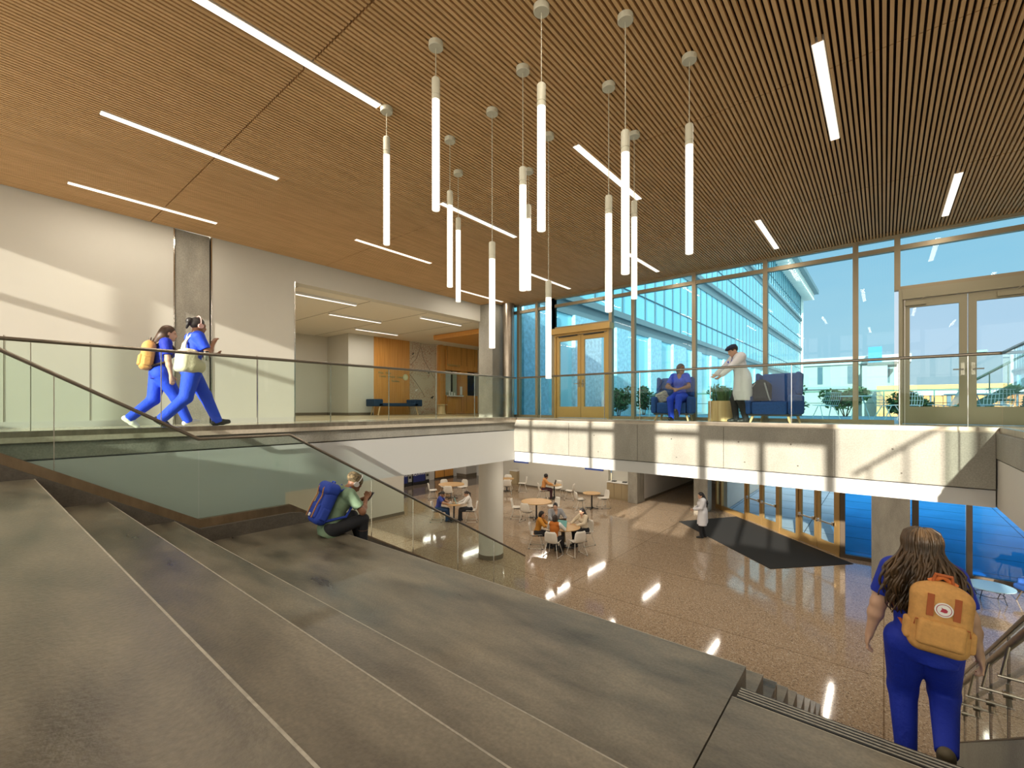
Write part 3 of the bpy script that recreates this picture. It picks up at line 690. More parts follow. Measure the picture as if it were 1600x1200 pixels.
# ================================================================== SMOOTH BODIES FROM DISTANCE FIELDS
def rotm(ax, ay, az): return np.array(Matrix.Rotation(R(az), 3, 'Z') @ Matrix.Rotation(R(ay), 3, 'Y') @ Matrix.Rotation(R(ax), 3, 'X'))
def prim_bounds(p):
    if p[0] == 'c':
        a, b, ra, rb = np.array(p[1], float), np.array(p[2], float), p[3], p[4]; r = max(ra, rb); return np.minimum(a, b) - r, np.maximum(a, b) + r
    if p[0] == 'e':
        c = np.array(p[1], float); r = max(p[2]); return c - r, c + r
    c = np.array(p[1], float); r = float(np.linalg.norm(p[2])) + 0.02; return c - r, c + r
def prim_eval(p, X):
    if p[0] == 'c':
        a, b, ra, rb = np.array(p[1], float), np.array(p[2], float), p[3], p[4]
        ba = b - a; L2 = ba @ ba + 1e-12; h = np.clip(((X - a) @ ba)/L2, 0, 1)
        return np.linalg.norm(X - a - h[..., None]*ba, axis=-1) - (ra + (rb - ra)*h)
    if p[0] == 'e':
        q = X - np.array(p[1], float)
        if p[3] is not None: q = q @ p[3]
        r = np.array(p[2], float); k0 = np.linalg.norm(q/r, axis=-1); k1 = np.linalg.norm(q/(r*r), axis=-1)
        return k0*(k0 - 1)/np.maximum(k1, 1e-6)
    q = X - np.array(p[1], float)
    if p[4] is not None: q = q @ p[4]
    d = np.abs(q) - (np.array(p[2], float) - p[3])
    return np.linalg.norm(np.maximum(d, 0), axis=-1) + np.minimum(d.max(-1), 0) - p[3]
def smin(a, b, k):
    h = np.maximum(k - np.abs(a - b), 0)/k
    return np.minimum(a, b) - h*h*k*0.25
def sdf_mesh(groups, h):
    bs = [prim_bounds(p) for g in groups for p in g['prims']]
    lo = np.min([b[0] for b in bs], 0) - 3*h; hi = np.max([b[1] for b in bs], 0) + 3*h
    n = np.ceil((hi - lo)/h).astype(int) + 1
    ax = [lo[i] + h*np.arange(n[i]) for i in range(3)]
    D = np.full(n, 1.0, np.float32)
    for g in groups:
        G = np.full(n, 1.0, np.float32); k = g.get('k', 0.03)
        for p in g['prims']:
            b0, b1 = prim_bounds(p); pad = k + 2*h
            i0 = np.maximum(np.floor((b0 - pad - lo)/h).astype(int), 0); i1 = np.minimum(np.ceil((b1 + pad - lo)/h).astype(int) + 1, n)
            sl_ = tuple(slice(i0[i], i1[i]) for i in range(3))
            X = np.stack(np.meshgrid(ax[0][sl_[0]], ax[1][sl_[1]], ax[2][sl_[2]], indexing='ij'), -1)
            G[sl_] = smin(G[sl_], prim_eval(p, X).astype(np.float32), k)
        for p in g.get('carve', []):
            X = np.stack(np.meshgrid(*ax, indexing='ij'), -1); G = np.maximum(G, -prim_eval(p, X).astype(np.float32))
        for cp, cn in g.get('cuts', []):
            cn = np.array(cn, float); cn /= np.linalg.norm(cn); cp = np.array(cp, float)
            pl = (ax[0][:, None, None] - cp[0])*cn[0] + (ax[1][None, :, None] - cp[1])*cn[1] + (ax[2][None, None, :] - cp[2])*cn[2]
            G = np.maximum(G, pl.astype(np.float32))
        kk = g.get('join', 0.02)
        D = smin(D, G, kk)
    S = D < 0
    nx, ny, nz = n
    cnt = np.zeros((nx-1, ny-1, nz-1), np.int32); acc = np.zeros((nx-1, ny-1, nz-1, 3), np.float32)
    corners = [(i, j, k) for i in (0, 1) for j in (0, 1) for k in (0, 1)]
    def C(A, c): return A[c[0]:nx-1+c[0], c[1]:ny-1+c[1], c[2]:nz-1+c[2]]
    for a in corners:
        for d in range(3):
            if a[d] == 1: continue
            b = list(a); b[d] = 1; b = tuple(b)
            da, db = C(D, a), C(D, b); m = (da < 0) != (db < 0)
            t = np.where(m, da/np.where(m, da - db, 1), 0)
            for q in range(3): acc[..., q] += np.where(m, a[q] + (t if q == d else 0), 0)
            cnt += m
    act = cnt > 0; idx = -np.ones(act.shape, np.int64); ii = np.argwhere(act); idx[act] = np.arange(len(ii))
    V = lo + h*(ii + acc[act]/cnt[act][:, None])
    F = []
    for d in range(3):
        u, v = (d + 1) % 3, (d + 2) % 3
        A = S; sa = [slice(None)]*3; sb = [slice(None)]*3; sa[d] = slice(0, -1); sb[d] = slice(1, None)
        ch = A[tuple(sa)] != A[tuple(sb)]; e = np.argwhere(ch)
        e = e[(e[:, u] > 0) & (e[:, v] > 0) & (e[:, u] < n[u]-1) & (e[:, v] < n[v]-1)]
        if not len(e): continue
        ins = A[e[:, 0], e[:, 1], e[:, 2]]
        def g_(du, dv):
            q = e.copy(); q[:, u] += du; q[:, v] += dv; return idx[q[:, 0], q[:, 1], q[:, 2]]
        q = np.stack([g_(-1, -1), g_(0, -1), g_(0, 0), g_(-1, 0)], 1)
        q[~ins] = q[~ins][:, ::-1]
        F.append(q)
    return V, np.concatenate(F)
def sdf_obj(name, groups, h, m, parent, M=None):
    V, F = sdf_mesh(groups, h)
    me = bpy.data.meshes.new(name)
    me.vertices.add(len(V)); me.vertices.foreach_set('co', V.astype(np.float32).ravel())
    me.loops.add(F.size); me.loops.foreach_set('vertex_index', F.astype(np.int32).ravel())
    me.polygons.add(len(F)); me.polygons.foreach_set('loop_start', np.arange(0, F.size, 4, dtype=np.int32)); me.polygons.foreach_set('loop_total', np.full(len(F), 4, np.int32))
    me.polygons.foreach_set('use_smooth', np.ones(len(F), bool)); me.update(calc_edges=True)
    if M is not None: me.transform(M)
    me.materials.append(m); o = bpy.data.objects.new(name, me); COL.objects.link(o)
    if parent: o.parent = parent
    return o

# ------------------------------------------------------------------ people
SKIN = {'light': mat('skin_light', (0.56, 0.34, 0.23), 0.5), 'tan': mat('skin_tan', (0.40, 0.21, 0.12), 0.5), 'brown': mat('skin_brown', (0.26, 0.12, 0.062), 0.45), 'dark': mat('skin_dark', (0.075, 0.032, 0.018), 0.4)}
M_HBLK = mat('hair_black', (0.012, 0.009, 0.008), 0.45); M_HBRN = mat('hair_brown', (0.055, 0.028, 0.014), 0.42); M_HDKB = mat('hair_dark_brown', (0.028, 0.014, 0.008), 0.42)
M_HGRY = mat('hair_grey', (0.10, 0.095, 0.09), 0.5)
M_EYE = mat('eye_dark', (0.01, 0.008, 0.006), 0.2); M_LIP = mat('lips', (0.32, 0.09, 0.07), 0.5)
M_SCRUB = mat('scrub_blue', (0.008, 0.055, 0.62), 0.75, bump=(25, 0.35)); M_SCRUBD = mat('scrub_royal', (0.003, 0.022, 0.36), 0.75, bump=(25, 0.35))
M_BLKC = mat('black_cloth', (0.012, 0.013, 0.017), 0.8, bump=(25, 0.3)); M_DENIM = mat('denim', (0.015, 0.05, 0.13), 0.8, bump=(30, 0.3)); M_COATW = mat('white_coat', (0.74, 0.74, 0.78), 0.7, bump=(18, 0.4))
M_SAGE = mat('sage_shirt', (0.16, 0.24, 0.15), 0.8, bump=(25, 0.4)); M_MUST = mat('mustard_knit', (0.55, 0.24, 0.03), 0.85, bump=(40, 0.4)); M_RUST = mat('rust_vest', (0.42, 0.12, 0.01), 0.85, bump=(30, 0.4)); M_CREAM = mat('cream_jacket', (0.70, 0.60, 0.44), 0.8, bump=(30, 0.3))
M_HOOD = mat('grey_hoodie', (0.33, 0.34, 0.36), 0.85, bump=(40, 0.3)); M_ORNG = mat('orange_shirt', (0.66, 0.31, 0.10), 0.8, bump=(30, 0.3)); M_WHTC = mat('white_cloth', (0.76, 0.74, 0.70), 0.8, bump=(30, 0.3)); M_BLUT = mat('blue_shirt', (0.03, 0.05, 0.28), 0.8, bump=(30, 0.3))
M_SHOEB = mat('black_shoe', (0.015, 0.015, 0.015), 0.5); M_SHOEW = mat('white_shoe', (0.7, 0.68, 0.62), 0.5); M_SHOET = mat('olive_boot', (0.10, 0.08, 0.045), 0.6); M_PLUM = mat('plum_trousers', (0.06, 0.02, 0.03), 0.8)
V3 = lambda *a: np.array(a, float)
def nrm(v): return v/(np.linalg.norm(v) + 1e-9)
def ik(a, t, l1, l2, pole):
    d = t - a; L = np.linalg.norm(d)
    if L > (l1 + l2)*0.999: t = a + d/L*(l1 + l2)*0.999; d = t - a; L = np.linalg.norm(d)
    x = (l1*l1 - l2*l2 + L*L)/(2*L); y = math.sqrt(max(l1*l1 - x*x, 0)); u = d/L
    p = pole - u*(pole @ u); p = nrm(p)
    return a + u*x + p*y, t
def person(label, loc, rz, H=1.7, female=True, skin='light', pel=(0, 0, .93), lean=0, twist=0, head=(0, 0), wr=None, elp=None, an=None, knp=None, toe=(0, 0), top=('short', None), pants=None, loose=0.02, shoes=None, hair=('short', None), h=0.011, palm=None, coat=None, group=None, curl=35, face=True, fat=1.0):
    t = thing('person', label, 'person', loc, rz, group)
    s = H/1.7; M = Matrix.Scale(s, 4); hh = h/s
    pel = V3(*pel); RT_ = rotm(-lean, 0, 0) @ rotm(0, 0, 0); RC = rotm(-lean, 0, twist)
    T = lambda x, y, z: pel + RT_ @ V3(x, y, z - .93)
    TC = lambda x, y, z: pel + RT_ @ V3(0, 0, 1.15 - .93) + RC @ V3(x, y, z - 1.15)
    sw = 0.172 if female else 0.19
    sh = [TC(-sw, -.005, 1.405), TC(sw, -.005, 1.405)]
    nb = TC(0, -.01, 1.435)
    RH = rotm(-lean*0.35, 0, twist) @ rotm(0, 0, head[1]) @ rotm(-head[0], 0, 0)
    hb = nb + RH @ V3(0, .012, .055); hc = hb + RH @ V3(0, .02, .085)
    HD = lambda x, y, z: hc + RH @ V3(x, y, z)
    wr = wr or [(-.24, .03, .80), (.24, .03, .80)]; elp = elp or [(-.5, -1, -.1), (.5, -1, -.1)]
    an = an or [(-.09, 0, .085), (.09, 0, .085)]; knp = knp or [(-.1, 1, .1), (.1, 1, .1)]
    el = []; wrs = []
    for i in (0, 1):
        e, w = ik(sh[i], V3(*wr[i]), .285, .25, V3(*elp[i])); el.append(e); wrs.append(w)
    hip = [T(-.088, 0, .90), T(.088, 0, .90)]; kn = []; ank = []
    for i in (0, 1):
        k_, a_ = ik(hip[i], V3(*an[i]), .425, .405, V3(*knp[i])); kn.append(k_); ank.append(a_)
    f = fat; tor = lambda g: [('e', T(0, -.005, .93), (.158*f + g, .112*f + g, .115 + g), RT_), ('e', T(0, 0, 1.07), (.128*f + g, .095*f + g, .14 + g), RT_), ('e', TC(0, 0, 1.25), (.148*f + g, .108*f + g, .17 + g), RC), ('c', sh[0] + RC @ V3(.05, 0, -.01), sh[1] + RC @ V3(-.05, 0, -.01), .060 + g*1.7, .060 + g*1.7)] + ([('e', TC(-.07, .085, 1.255), (.068 + g, .058 + g, .068 + g), RC), ('e', TC(.07, .085, 1.255), (.068 + g, .058 + g, .068 + g), RC)] if female else [('e', TC(0, .03, 1.31), (.15 + g, .09 + g, .10 + g), RC)])
    # continuous skin body
    P = tor(0)
    P += [('c', nb - RC @ V3(0, 0, .02), hb + RH @ V3(0, 0, .03), .056, .05)]
    hp = [('e', HD(0, -.012, .03), (.074, .094, .092), RH), ('e', HD(0, .022, -.045), (.056, .066, .075), RH), ('c', HD(0, .075, -.095), HD(0, .06, -.09), .022, .03), ('c', HD(0, .09, .012), HD(0, .104, -.026), .010, .017), ('e', HD(-.073, -.008, -.01), (.012, .024, .032), RH), ('e', HD(.073, -.008, -.01), (.012, .024, .032), RH), ('c', HD(-.03, .078, .03), HD(.03, .078, .03), .014, .014), ('c', HD(-.018, .086, -.055), HD(.018, .086, -.055), .011, .011)]
    arms = []; hands = []
    for i in (0, 1):
        sg = -1 if i == 0 else 1
        arms += [('c', sh[i], el[i], .050*f, .040*f), ('c', el[i], el[i] + (wrs[i] - el[i])*.35, .040*f, .039*f), ('c', el[i] + (wrs[i] - el[i])*.35, wrs[i], .039*f, .026)]
        d = nrm(wrs[i] - el[i]); n_ = V3(*(palm[i] if palm else (-sg, 0, -.2))); n_ = nrm(n_ - d*(n_ @ d)); ac = np.cross(n_, d)*sg*-1
        ac = ac*(1 if True else -1)
        Rm = np.stack([ac, d, n_], 1)
        hands += [('e', wrs[i] + d*.05, (.038, .055, .017), Rm), ('c', wrs[i], wrs[i] + d*.03, .025, .026)]
        fr = max(.0085, hh*.82)
        for q, ln in zip((-.029, -.0098, .0098, .029), (.058, .074, .078, .066)):
            b0 = wrs[i] + d*.092 + ac*q; c1 = R(curl*.5); c2 = R(curl*1.5)
            b1 = b0 + (d*math.cos(c1) + n_*math.sin(c1))*ln*.5; b2 = b1 + (d*math.cos(c2) + n_*math.sin(c2))*ln*.5
            hands += [('c', b0 - d*.02, b1, fr, fr), ('c', b1, b2, fr, fr*.85)]
        tb = wrs[i] + d*.03 + ac*.032; t1 = tb + nrm(d*.7 + ac*.7 + n_*.25)*.04; t2 = t1 + nrm(d*.95 + ac*.15 + n_*.35)*.035
        hands += [('c', tb, t1, fr*1.15, fr*1.05), ('c', t1, t2, fr*1.05, fr*.85)]
    legs = []
    for i in (0, 1):
        legs += [('c', hip[i], kn[i], .088*f, .058*f), ('c', kn[i], kn[i] + (ank[i] - kn[i])*.35, .055*f, .056*f), ('c', kn[i] + (ank[i] - kn[i])*.35, ank[i], .056*f, .038)]
    feet = []
    for i in (0, 1):
        fdir = V3(0, 1, 0); shin = nrm(ank[i] - kn[i]); fw_ = V3(math.sin(R(toe[i][0] if isinstance(toe[i], tuple) else toe[i])), math.cos(R(toe[i][0] if isinstance(toe[i], tuple) else toe[i])), 0)
        pitch = toe[i][1] if isinstance(toe[i], tuple) else 0
        fw_ = nrm(fw_*math.cos(R(pitch)) + V3(0, 0, 1)*math.sin(R(pitch)))
        dn = nrm(np.cross(np.cross(fw_, V3(0, 0, -1)), fw_)) if abs(fw_[2]) < .95 else -shin
        feet.append((ank[i], fw_, dn))
    fp = lambda g: [pr for a_, fw_, dn in feet for pr in (('c', a_ - fw_*.045 + dn*.05, a_ + fw_*.07 + dn*.05, .032 + g, .034 + g), ('c', a_ + fw_*.07 + dn*.052, a_ + fw_*.15 + dn*.058, .034 + g, .024 + g), ('c', a_, a_ + dn*.04, .038 + g, .036 + g))]
    body = sdf_obj('body', [dict(prims=P + arms + legs + fp(-.004), k=.035), dict(prims=hp, k=.022, join=.02), dict(prims=hands, k=.010, join=.012)], hh, SKIN[skin], t, M)
    # clothes
    kind, tm = top
    if kind:
        hemz = .80 if kind in ('short', 'long') else .86
        gs = [dict(prims=tor(.016) + [('c', T(-.05, 0, .9), T(.05, 0, .84), .12*f, .125*f)], k=.035, cuts=[(T(0, 0, hemz), RT_ @ V3(0, 0, -1))], carve=[('c', TC(0, .03, 1.43), hb + RH @ V3(0, .01, .05), .066, .075), ('c', TC(0, .08, 1.40), TC(0, .17, 1.30), .05, .02)])]
        if kind != 'vest':
            for i in (0, 1):
                if kind == 'short':
                    e_ = sh[i] + (el[i] - sh[i])*.72; gs.append(dict(prims=[('c', sh[i] + RC @ V3((.02 if i == 0 else -.02), 0, -.008), e_ + nrm(el[i] - sh[i])*.06, .080*f, .066*f)], cuts=[(e_, nrm(el[i] - sh[i]))], join=.03))
                else:
                    gs.append(dict(prims=[('c', sh[i], el[i], .078*f, .057*f), ('c', el[i], wrs[i], .057*f, .04)], k=.02, join=.03))
        sdf_obj({'short': 'short_sleeve_top', 'long': 'long_sleeve_top', 'vest': 'vest'}[kind], gs, hh, tm, t, M)
        if kind == 'vest' and coat:
            gs = []
            for i in (0, 1): gs.append(dict(prims=[('c', sh[i], el[i], .070*f, .054*f), ('c', el[i], wrs[i], .054*f, .036)], k=.02))
            sdf_obj('sleeves', gs, hh, coat, t, M)
    if pants:
        g = loose
        gs = [dict(prims=[('e', T(0, -.005, .93), (.160*f + g*.6, .114*f + g*.6, .118), RT_)], cuts=[(T(0, 0, .99), RT_ @ V3(0, 0, 1))])]
        for i in (0, 1):
            end = ank[i] + nrm(ank[i] - kn[i])*-.02
            gs.append(dict(prims=[('c', hip[i] + V3(0, 0, .0), kn[i], .094*f + g, .060*f + g*.8), ('c', kn[i], ank[i] + nrm(ank[i] - kn[i])*.07, .060*f + g*.8, .046 + g*.55)], k=.03, join=.035, cuts=[(ank[i] + nrm(ank[i] - kn[i])*.05, nrm(ank[i] - kn[i]))]))
        sdf_obj('trousers', gs, hh, pants, t, M)
    if coat and kind != 'vest':
        hz = .42
        mid = (kn[0] + kn[1])/2
        gs = [dict(prims=tor(.03) + [('c', T(0, -.01, 1.0), pel + V3(0, .0, -.30), .165, .185), ('c', T(-.07, 0, .9), pel + V3(-.09, .03, -.43), .13, .15), ('c', T(.07, 0, .9), pel + V3(.09, .03, -.43), .13, .15)], k=.05, cuts=[(pel + V3(0, 0, -.45), V3(0, 0, -1))], carve=[('c', TC(0, .03, 1.44), hb + RH @ V3(0, .01, .05), .072, .08), ('c', TC(0, .1, 1.40), TC(0, .2, 1.22), .05, .02)])]
        for i in (0, 1): gs.append(dict(prims=[('c', sh[i], el[i], .086, .066), ('c', el[i], wrs[i] - nrm(wrs[i] - el[i])*.01, .064, .052)], k=.02, join=.03))
        sdf_obj('white_coat', gs, hh, coat, t, M)
        MB().tube([Vector(TC(-.07, .12, 1.42))*s, Vector(TC(-.02, .15, 1.2))*s, Vector(TC(0, .155, 1.02))*s], .006, 5).build('lapel_edge', M_HOOD, t)
    if shoes:
        sdf_obj('shoes', [dict(prims=fp(.012), k=.02)], hh, shoes, t, M)
    # face
    if face:
        for sx in (-1, 1): sdf_obj('eye', [dict(prims=[('e', HD(sx*.030, .079, .012), (.011, .007, .0065), RH)])], .0035, M_EYE, body, M)
        sdf_obj('mouth', [dict(prims=[('c', HD(-.017, .097, -.056), HD(.017, .097, -.056), .006, .006)])], .0035, M_LIP, body, M)
    # hair
    hk, hm = hair
    cap = [('e', HD(0, -.02, .04), (.084, .104, .096), RH)]
    cutf = [(HD(0, .048, .035), RH @ V3(0, .86, -.5))]
    gs = [dict(prims=cap, cuts=cutf)]
    if hk == 'bob': gs.append(dict(prims=[('e', HD(0, -.035, -.02), (.093, .085, .115), RH)], cuts=[(HD(0, .02, 0), RH @ V3(0, 1, .1))], join=.03))
    if hk == 'afro': gs = [dict(prims=[('e', HD(0, -.03, .055), (.115, .115, .115), RH)], cuts=[(HD(0, .062, .02), RH @ V3(0, .8, -.6))])]
    if hk == 'pony':
        q0 = HD(0, -.115, .05); dn = V3(0, 0, -1)*.5 + RH @ V3(0, -.6, -.5)
        q1 = q0 + nrm(dn)*.10; q2 = q1 + nrm(V3(0, 0, -1) + RH @ V3(0, -.12, 0))*.16
        gs.append(dict(prims=[('c', HD(0, -.10, .05), q1, .03, .035), ('c', q1, q2, .036, .014)], k=.02, join=.02))
    if hk == 'bun':
        gs.append(dict(prims=[('e', HD(0, -.125, .055), (.05, .048, .05), RH), ('c', HD(0, -.13, .03), HD(0, -.15, -.06), .032, .015)], k=.02, join=.015))
    if hk == 'long':
        b0 = HD(0, -.075, -.02); gs.append(dict(prims=[('e', HD(0, -.045, -.04), (.088, .07, .13), RH), ('c', b0, TC(0, -.125, 1.30), .07, .075), ('c', TC(0, -.125, 1.30), TC(0, -.13, 1.16), .075, .045)], k=.05, join=.03, cuts=[(HD(0, .018, 0), RH @ V3(0, 1, .0))]))
    if hk in ('short', 'bob', 'afro', 'pony', 'bun', 'long'): sdf_obj('hair', gs, hh*.9, hm, t, M)
    J = dict(sh=sh, el=el, wr=wrs, kn=kn, an=ank, HD=HD, RH=RH, T=T, TC=TC, RT=RT_, RC=RC, s=s, M=M, root=t)
    Rz = Matrix.Rotation(rz, 4, 'Z'); L4 = Matrix.Translation(Vector(loc))
    J['W'] = lambda p: (L4 @ Rz) @ (Vector(p)*s)
    return J
# ================================================================== LOWER LOBBY SETTING
struct('wall_back', MB().box((-17.3, 21.7, 0), (-11.27, 22.0, SOF)).box((-11.27, 22.1, 0), (-9.47, 22.4, SOF)).box((-19.6, 22.1, 0), (-17.3, 22.4, SOF)), M_WALL)
struct('baseboard_back', MB().box((-17.3, 21.68, 0), (-11.27, 21.7, 0.1)), M_BASEB)
struct('wall_concrete_pier', MB().box((-9.97, 21.3, 0), (-9.47, 22.15, SOF)), M_COLC, bevel=0.01)
struct('wall_concrete_pier', MB().box((-6.85, 21.66, 0), (-6.23, 22.3, SOF)), M_COLC, bevel=0.01)
struct('wall_side_lobby', MB().box((-9.7, 22.15, 0), (-9.45, 30, SOF)), M_WALLC)
struct('baseboard_side_lobby', MB().box((-9.45, 22.15, 0), (-9.43, 30, 0.12)), M_BASEB)
struct('wall_far_lobby', MB().box((-9.7, 30, 0), (-5.5, 30.3, SOF)).box((-5.9, 22.9, 0), (-5.7, 30, SOF)), M_WALL)
struct('wall_left_lower', MB().box((-16.95, -3.4, 0), (-16.68, 12.6, SOF)), M_WALL)
struct('baseboard_left_lower', MB().box((-16.68, -3.4, 0), (-16.66, 12.6, 0.12)).box((-16.96, 12.6, 0), (-16.66, 12.62, 0.12)), M_BASEB)
struct('wall_far_left', MB().box((-23.3, 0, 0), (-23.0, 21.9, SOF)).box((-23.3, 21.9, 0), (-22.1, 22.2, SOF)).box((-22.4, 22.2, 0), (-22.1, 23, SOF)).box((-22.1, 22.9, 0), (-19.4, 23.1, SOF)), M_WALLC)
struct('baseboard_far_left', MB().box((-23.0, 21.86, 0), (-22.08, 21.9, 0.2)).box((-22.1, 21.9, 0), (-22.07, 22.9, 0.2)), M_BASEB)
wd = struct('door_5', MB().box((-23.0, 19.85, 0.1), (-22.96, 21.5, 2.6)), M_PANEL)
MB().box((-22.96, 20.65, 0.1), (-22.95, 20.69, 2.6)).box((-22.96, 19.83, 0), (-22.95, 19.87, 2.6)).box((-23.0, 19.83, 0), (-22.955, 21.52, 0.1)).build('door_gap', M_DBRZ, wd)
# big round column under the corner
struct('wall_round_column', MB().lathe([(0.395, 0.0), (0.395, SOF)], (-9.78, 10.81, 0), 48), M_WALL, smooth='auto')
struct('baseboard_round_column', MB().lathe([(0.403, 0.0), (0.403, 0.14)], (-9.78, 10.81, 0), 48), M_BASEB, smooth='auto')
# square column by the lower glass
struct('wall_square_column', MB().box((-0.27, 16.2, 0), (0.55, 16.95, SOF)), M_COLC, bevel=0.012)

# entrance screen at an angle
PA = Vector((-5.81, 22.53, 0)); UA = Vector((0.7199, -0.6941, 0)); NA = Vector((-0.6941, -0.7199, 0))   # NA points into the lobby
def ap(s, n, z): return PA + UA*s + NA*n + Vector((0, 0, z))
def abox(mb, s0, s1, n0, n1, z0, z1): return mb.obox(ap((s0+s1)/2, (n0+n1)/2, (z0+z1)/2), UA*(s1-s0)/2, NA*(n1-n0)/2, Vector((0, 0, (z1-z0)/2)))
ent = thing('window_21', '', ''); del ent['label']; del ent['category']; ent['kind'] = 'structure'
f = MB()
for s_, w_ in ((-0.45, 0.09), (-0.05, 0.09), (1.75, 0.11), (3.78, 0.10), (4.74, 0.11), (6.53, 0.12)): abox(f, s_ - w_/2, s_ + w_/2, -0.06, 0.06, 0, SOF)
for s0, s1 in ((-0.45, 1.7), (3.83, 4.68)): abox(f, s0, s1, -0.05, 0.05, 0, 0.2)
abox(f, -0.45, 6.53, -0.05, 0.05, 2.6, 2.72); abox(f, -0.45, 6.53, -0.05, 0.05, 3.4, SOF)
f.build('window_frame', M_LBRZ, ent)
for s0, s1, z0 in ((-0.4, -0.09, 0.2), (0.0, 1.69, 0.2), (3.83, 4.68, 0.2), (1.81, 3.73, 2.72), (4.8, 6.47, 2.72)): abox(MB(), s0, s1, -0.006, 0.006, z0, 2.6 if z0 < 1 else 3.4).build('pane', M_GCLR, ent)
def ent_door(n, s0, s1):
    o = thing('door_%d' % n, '', ''); del o['label']; del o['category']; o['kind'] = 'structure'
    lf = MB(); st = 0.115
    abox(lf, s0, s0 + st, -0.03, 0.03, 0.01, 2.59); abox(lf, s1 - st, s1, -0.03, 0.03, 0.01, 2.59); abox(lf, s0 + st, s1 - st, -0.03, 0.03, 0.01, 0.34); abox(lf, s0 + st, s1 - st, -0.03, 0.03, 2.42, 2.59)
    lf.build('door_leaf', M_LBRZ, o)
    abox(MB(), s0 + st, s1 - st, -0.006, 0.006, 0.34, 2.42).build('door_glass', M_GCLR, o)
    h = MB(); h.bar(ap(s0 + 0.03, 0.09, 0.98), ap(s1 - 0.06, 0.09, 0.98), 0.035, 0.05)
    abox(h, s0 + 0.02, s0 + 0.1, 0.03, 0.1, 0.93, 1.05); abox(h, s1 - 0.14, s1 - 0.06, 0.03, 0.1, 0.93, 1.05); h.build('push_bar', M_CHROME, o)
    h = MB(); h.tube([ap(s1 - 0.05, -0.09, 0.8), ap(s1 - 0.05, -0.09, 1.3)], 0.015, 8); h.build('pull_handle', M_CHROME, o)
ent_door(6, 1.82, 2.75); ent_door(7, 2.77, 3.72); ent_door(8, 4.81, 5.63); ent_door(9, 5.65, 6.46)
# blue glazing of the lower front
def lbay(n, x0, x1, w=0.1):
    o = thing('window_%d' % n, '', ''); del o['label']; del o['category']; o['kind'] = 'structure'
    MB().box((x0 - w/2, YL - 0.08, 0), (x0 + w/2, YL + 0.08, SOF)).box((x0 + w/2, YL - 0.07, 0), (x1 - w/2, YL + 0.07, 0.12)).box((x0 + w/2, YL - 0.05, SOF - 0.06), (x1 - w/2, YL + 0.05, SOF)).build('window_frame', M_DBRZ, o)
    MB().box((x0 + w/2, YL - 0.008, 0.12), (x1 - w/2, YL + 0.008, SOF - 0.06)).build('pane', M_GBLUE, o)
lbay(22, -1.02, 0.72, 0.13); lbay(23, 0.72, 1.85, 0.15); lbay(24, 1.85, 3.6, 0.12); lbay(25, 3.6, 5.3); lbay(26, 5.3, 6.6)

# entrance mat
mt = tag(MB().prism([(-6.65, 19.1), (-2.6, 15.25), (-0.72, 17.35), (-5.0, 21.55)], 0.002, 0.014).build('entrance_mat', M_MATT), 'black mat lying in front of the bronze entrance doors', 'mat')

# ================================================================== OUTDOORS
struct('floor_terrace', MB().box((-9.7, YW + 0.1, 4.2), (12, 24, 4.43)), M_PAVE)
struct('floor_ground', MB().box((-120, 18.3, -0.3), (120, 320, -0.04)).box((-5.3, 18.3, -0.3), (30, 18.31, -0.04)), mat('plaza_paving', (0.50, 0.62, 0.72), 0.85, noise=(0.5, 0.15, (1, 1, 1))))
pj = MB()
for k in range(9): pj.box((-12, 19 + k*2.0, -0.042), (16, 19.03 + k*2.0, -0.036))
for k in range(9): pj.box((-12 + k*3.2, 18.4, -0.042), (-11.97 + k*3.2, 40, -0.036))
struct('trim_30', pj, mat('paving_joint', (0.12, 0.16, 0.2), 0.9))
# long glass wing running away beside the terrace
M_FGL = mat('wing_glass', (0.30, 0.68, 0.80), 0.06, spec=0.8, noise=(0.25, 0.12, (0.3, 0.3, 0.3)))
M_FSP = mat('wing_speckle', (0.38, 0.62, 0.75), 0.8, noise=(6, 0.25, (1, 1, 1)))
M_FBD = mat('wing_band', (0.20, 0.26, 0.28), 0.5)
M_FMU = mat('wing_mullion', (0.05, 0.10, 0.13), 0.5)
wing = thing('glass_building', 'long blue glass office wing running away beside the terrace', 'building', (-9.85, 13, 4.3))
y1w = 69.0
MB().box((-0.15, -1.35, 0.0), (0, y1w, 17.7)).box((-8, 5, 0.0), (-0.15, y1w, 17.7)).build('glass_wall', M_FGL, wing)
bd = MB()
for z in (4.75, 9.2, 13.7): bd.box((0, -1.3, z), (0.22, y1w + 0.1, z + 0.28)).box((0, -1.3, z - 0.5), (0.06, y1w + 0.05, z))
bd.build('floor_band', M_FBD, wing)
mu = MB()
k = 0; y = 0.6
while y < y1w:
    mu.box((0, y, 5.0), (0.05, y + 0.05, 17.7)); y += 1.35
for z in (6.3, 10.9, 15.3): mu.box((0, 0, z), (0.04, y1w, z + 0.05))
mu.build('mullion_grid', M_FMU, wing)
y = -0.6; k = 0
while y < y1w - 2:
    w_ = (1.5, 2.2, 1.7)[k % 3]
    MB().box((0, y, 0.13), (0.18, y + w_, 4.25)).build('precast_panel', M_FSP, wing); y += w_ + (1.9, 1.5, 2.3)[k % 3]; k += 1
MB().box((0.02, y1w - 0.3, 0), (0.3, y1w + 0.2, 18.1)).build('corner_fin', M_WHITE, wing)
rf = MB().box((-8, 5, 17.9), (2.1, y1w + 2, 18.45)); rf.build('roof_slab', M_FBD, wing)
fz = MB()
for k in range(60): fz.box((0.3, y1w - 60 + k*1.03, 16.9), (1.6, y1w - 59.93 + k*1.03, 17.9))
fz.build('roof_fin', M_WHITE, wing)
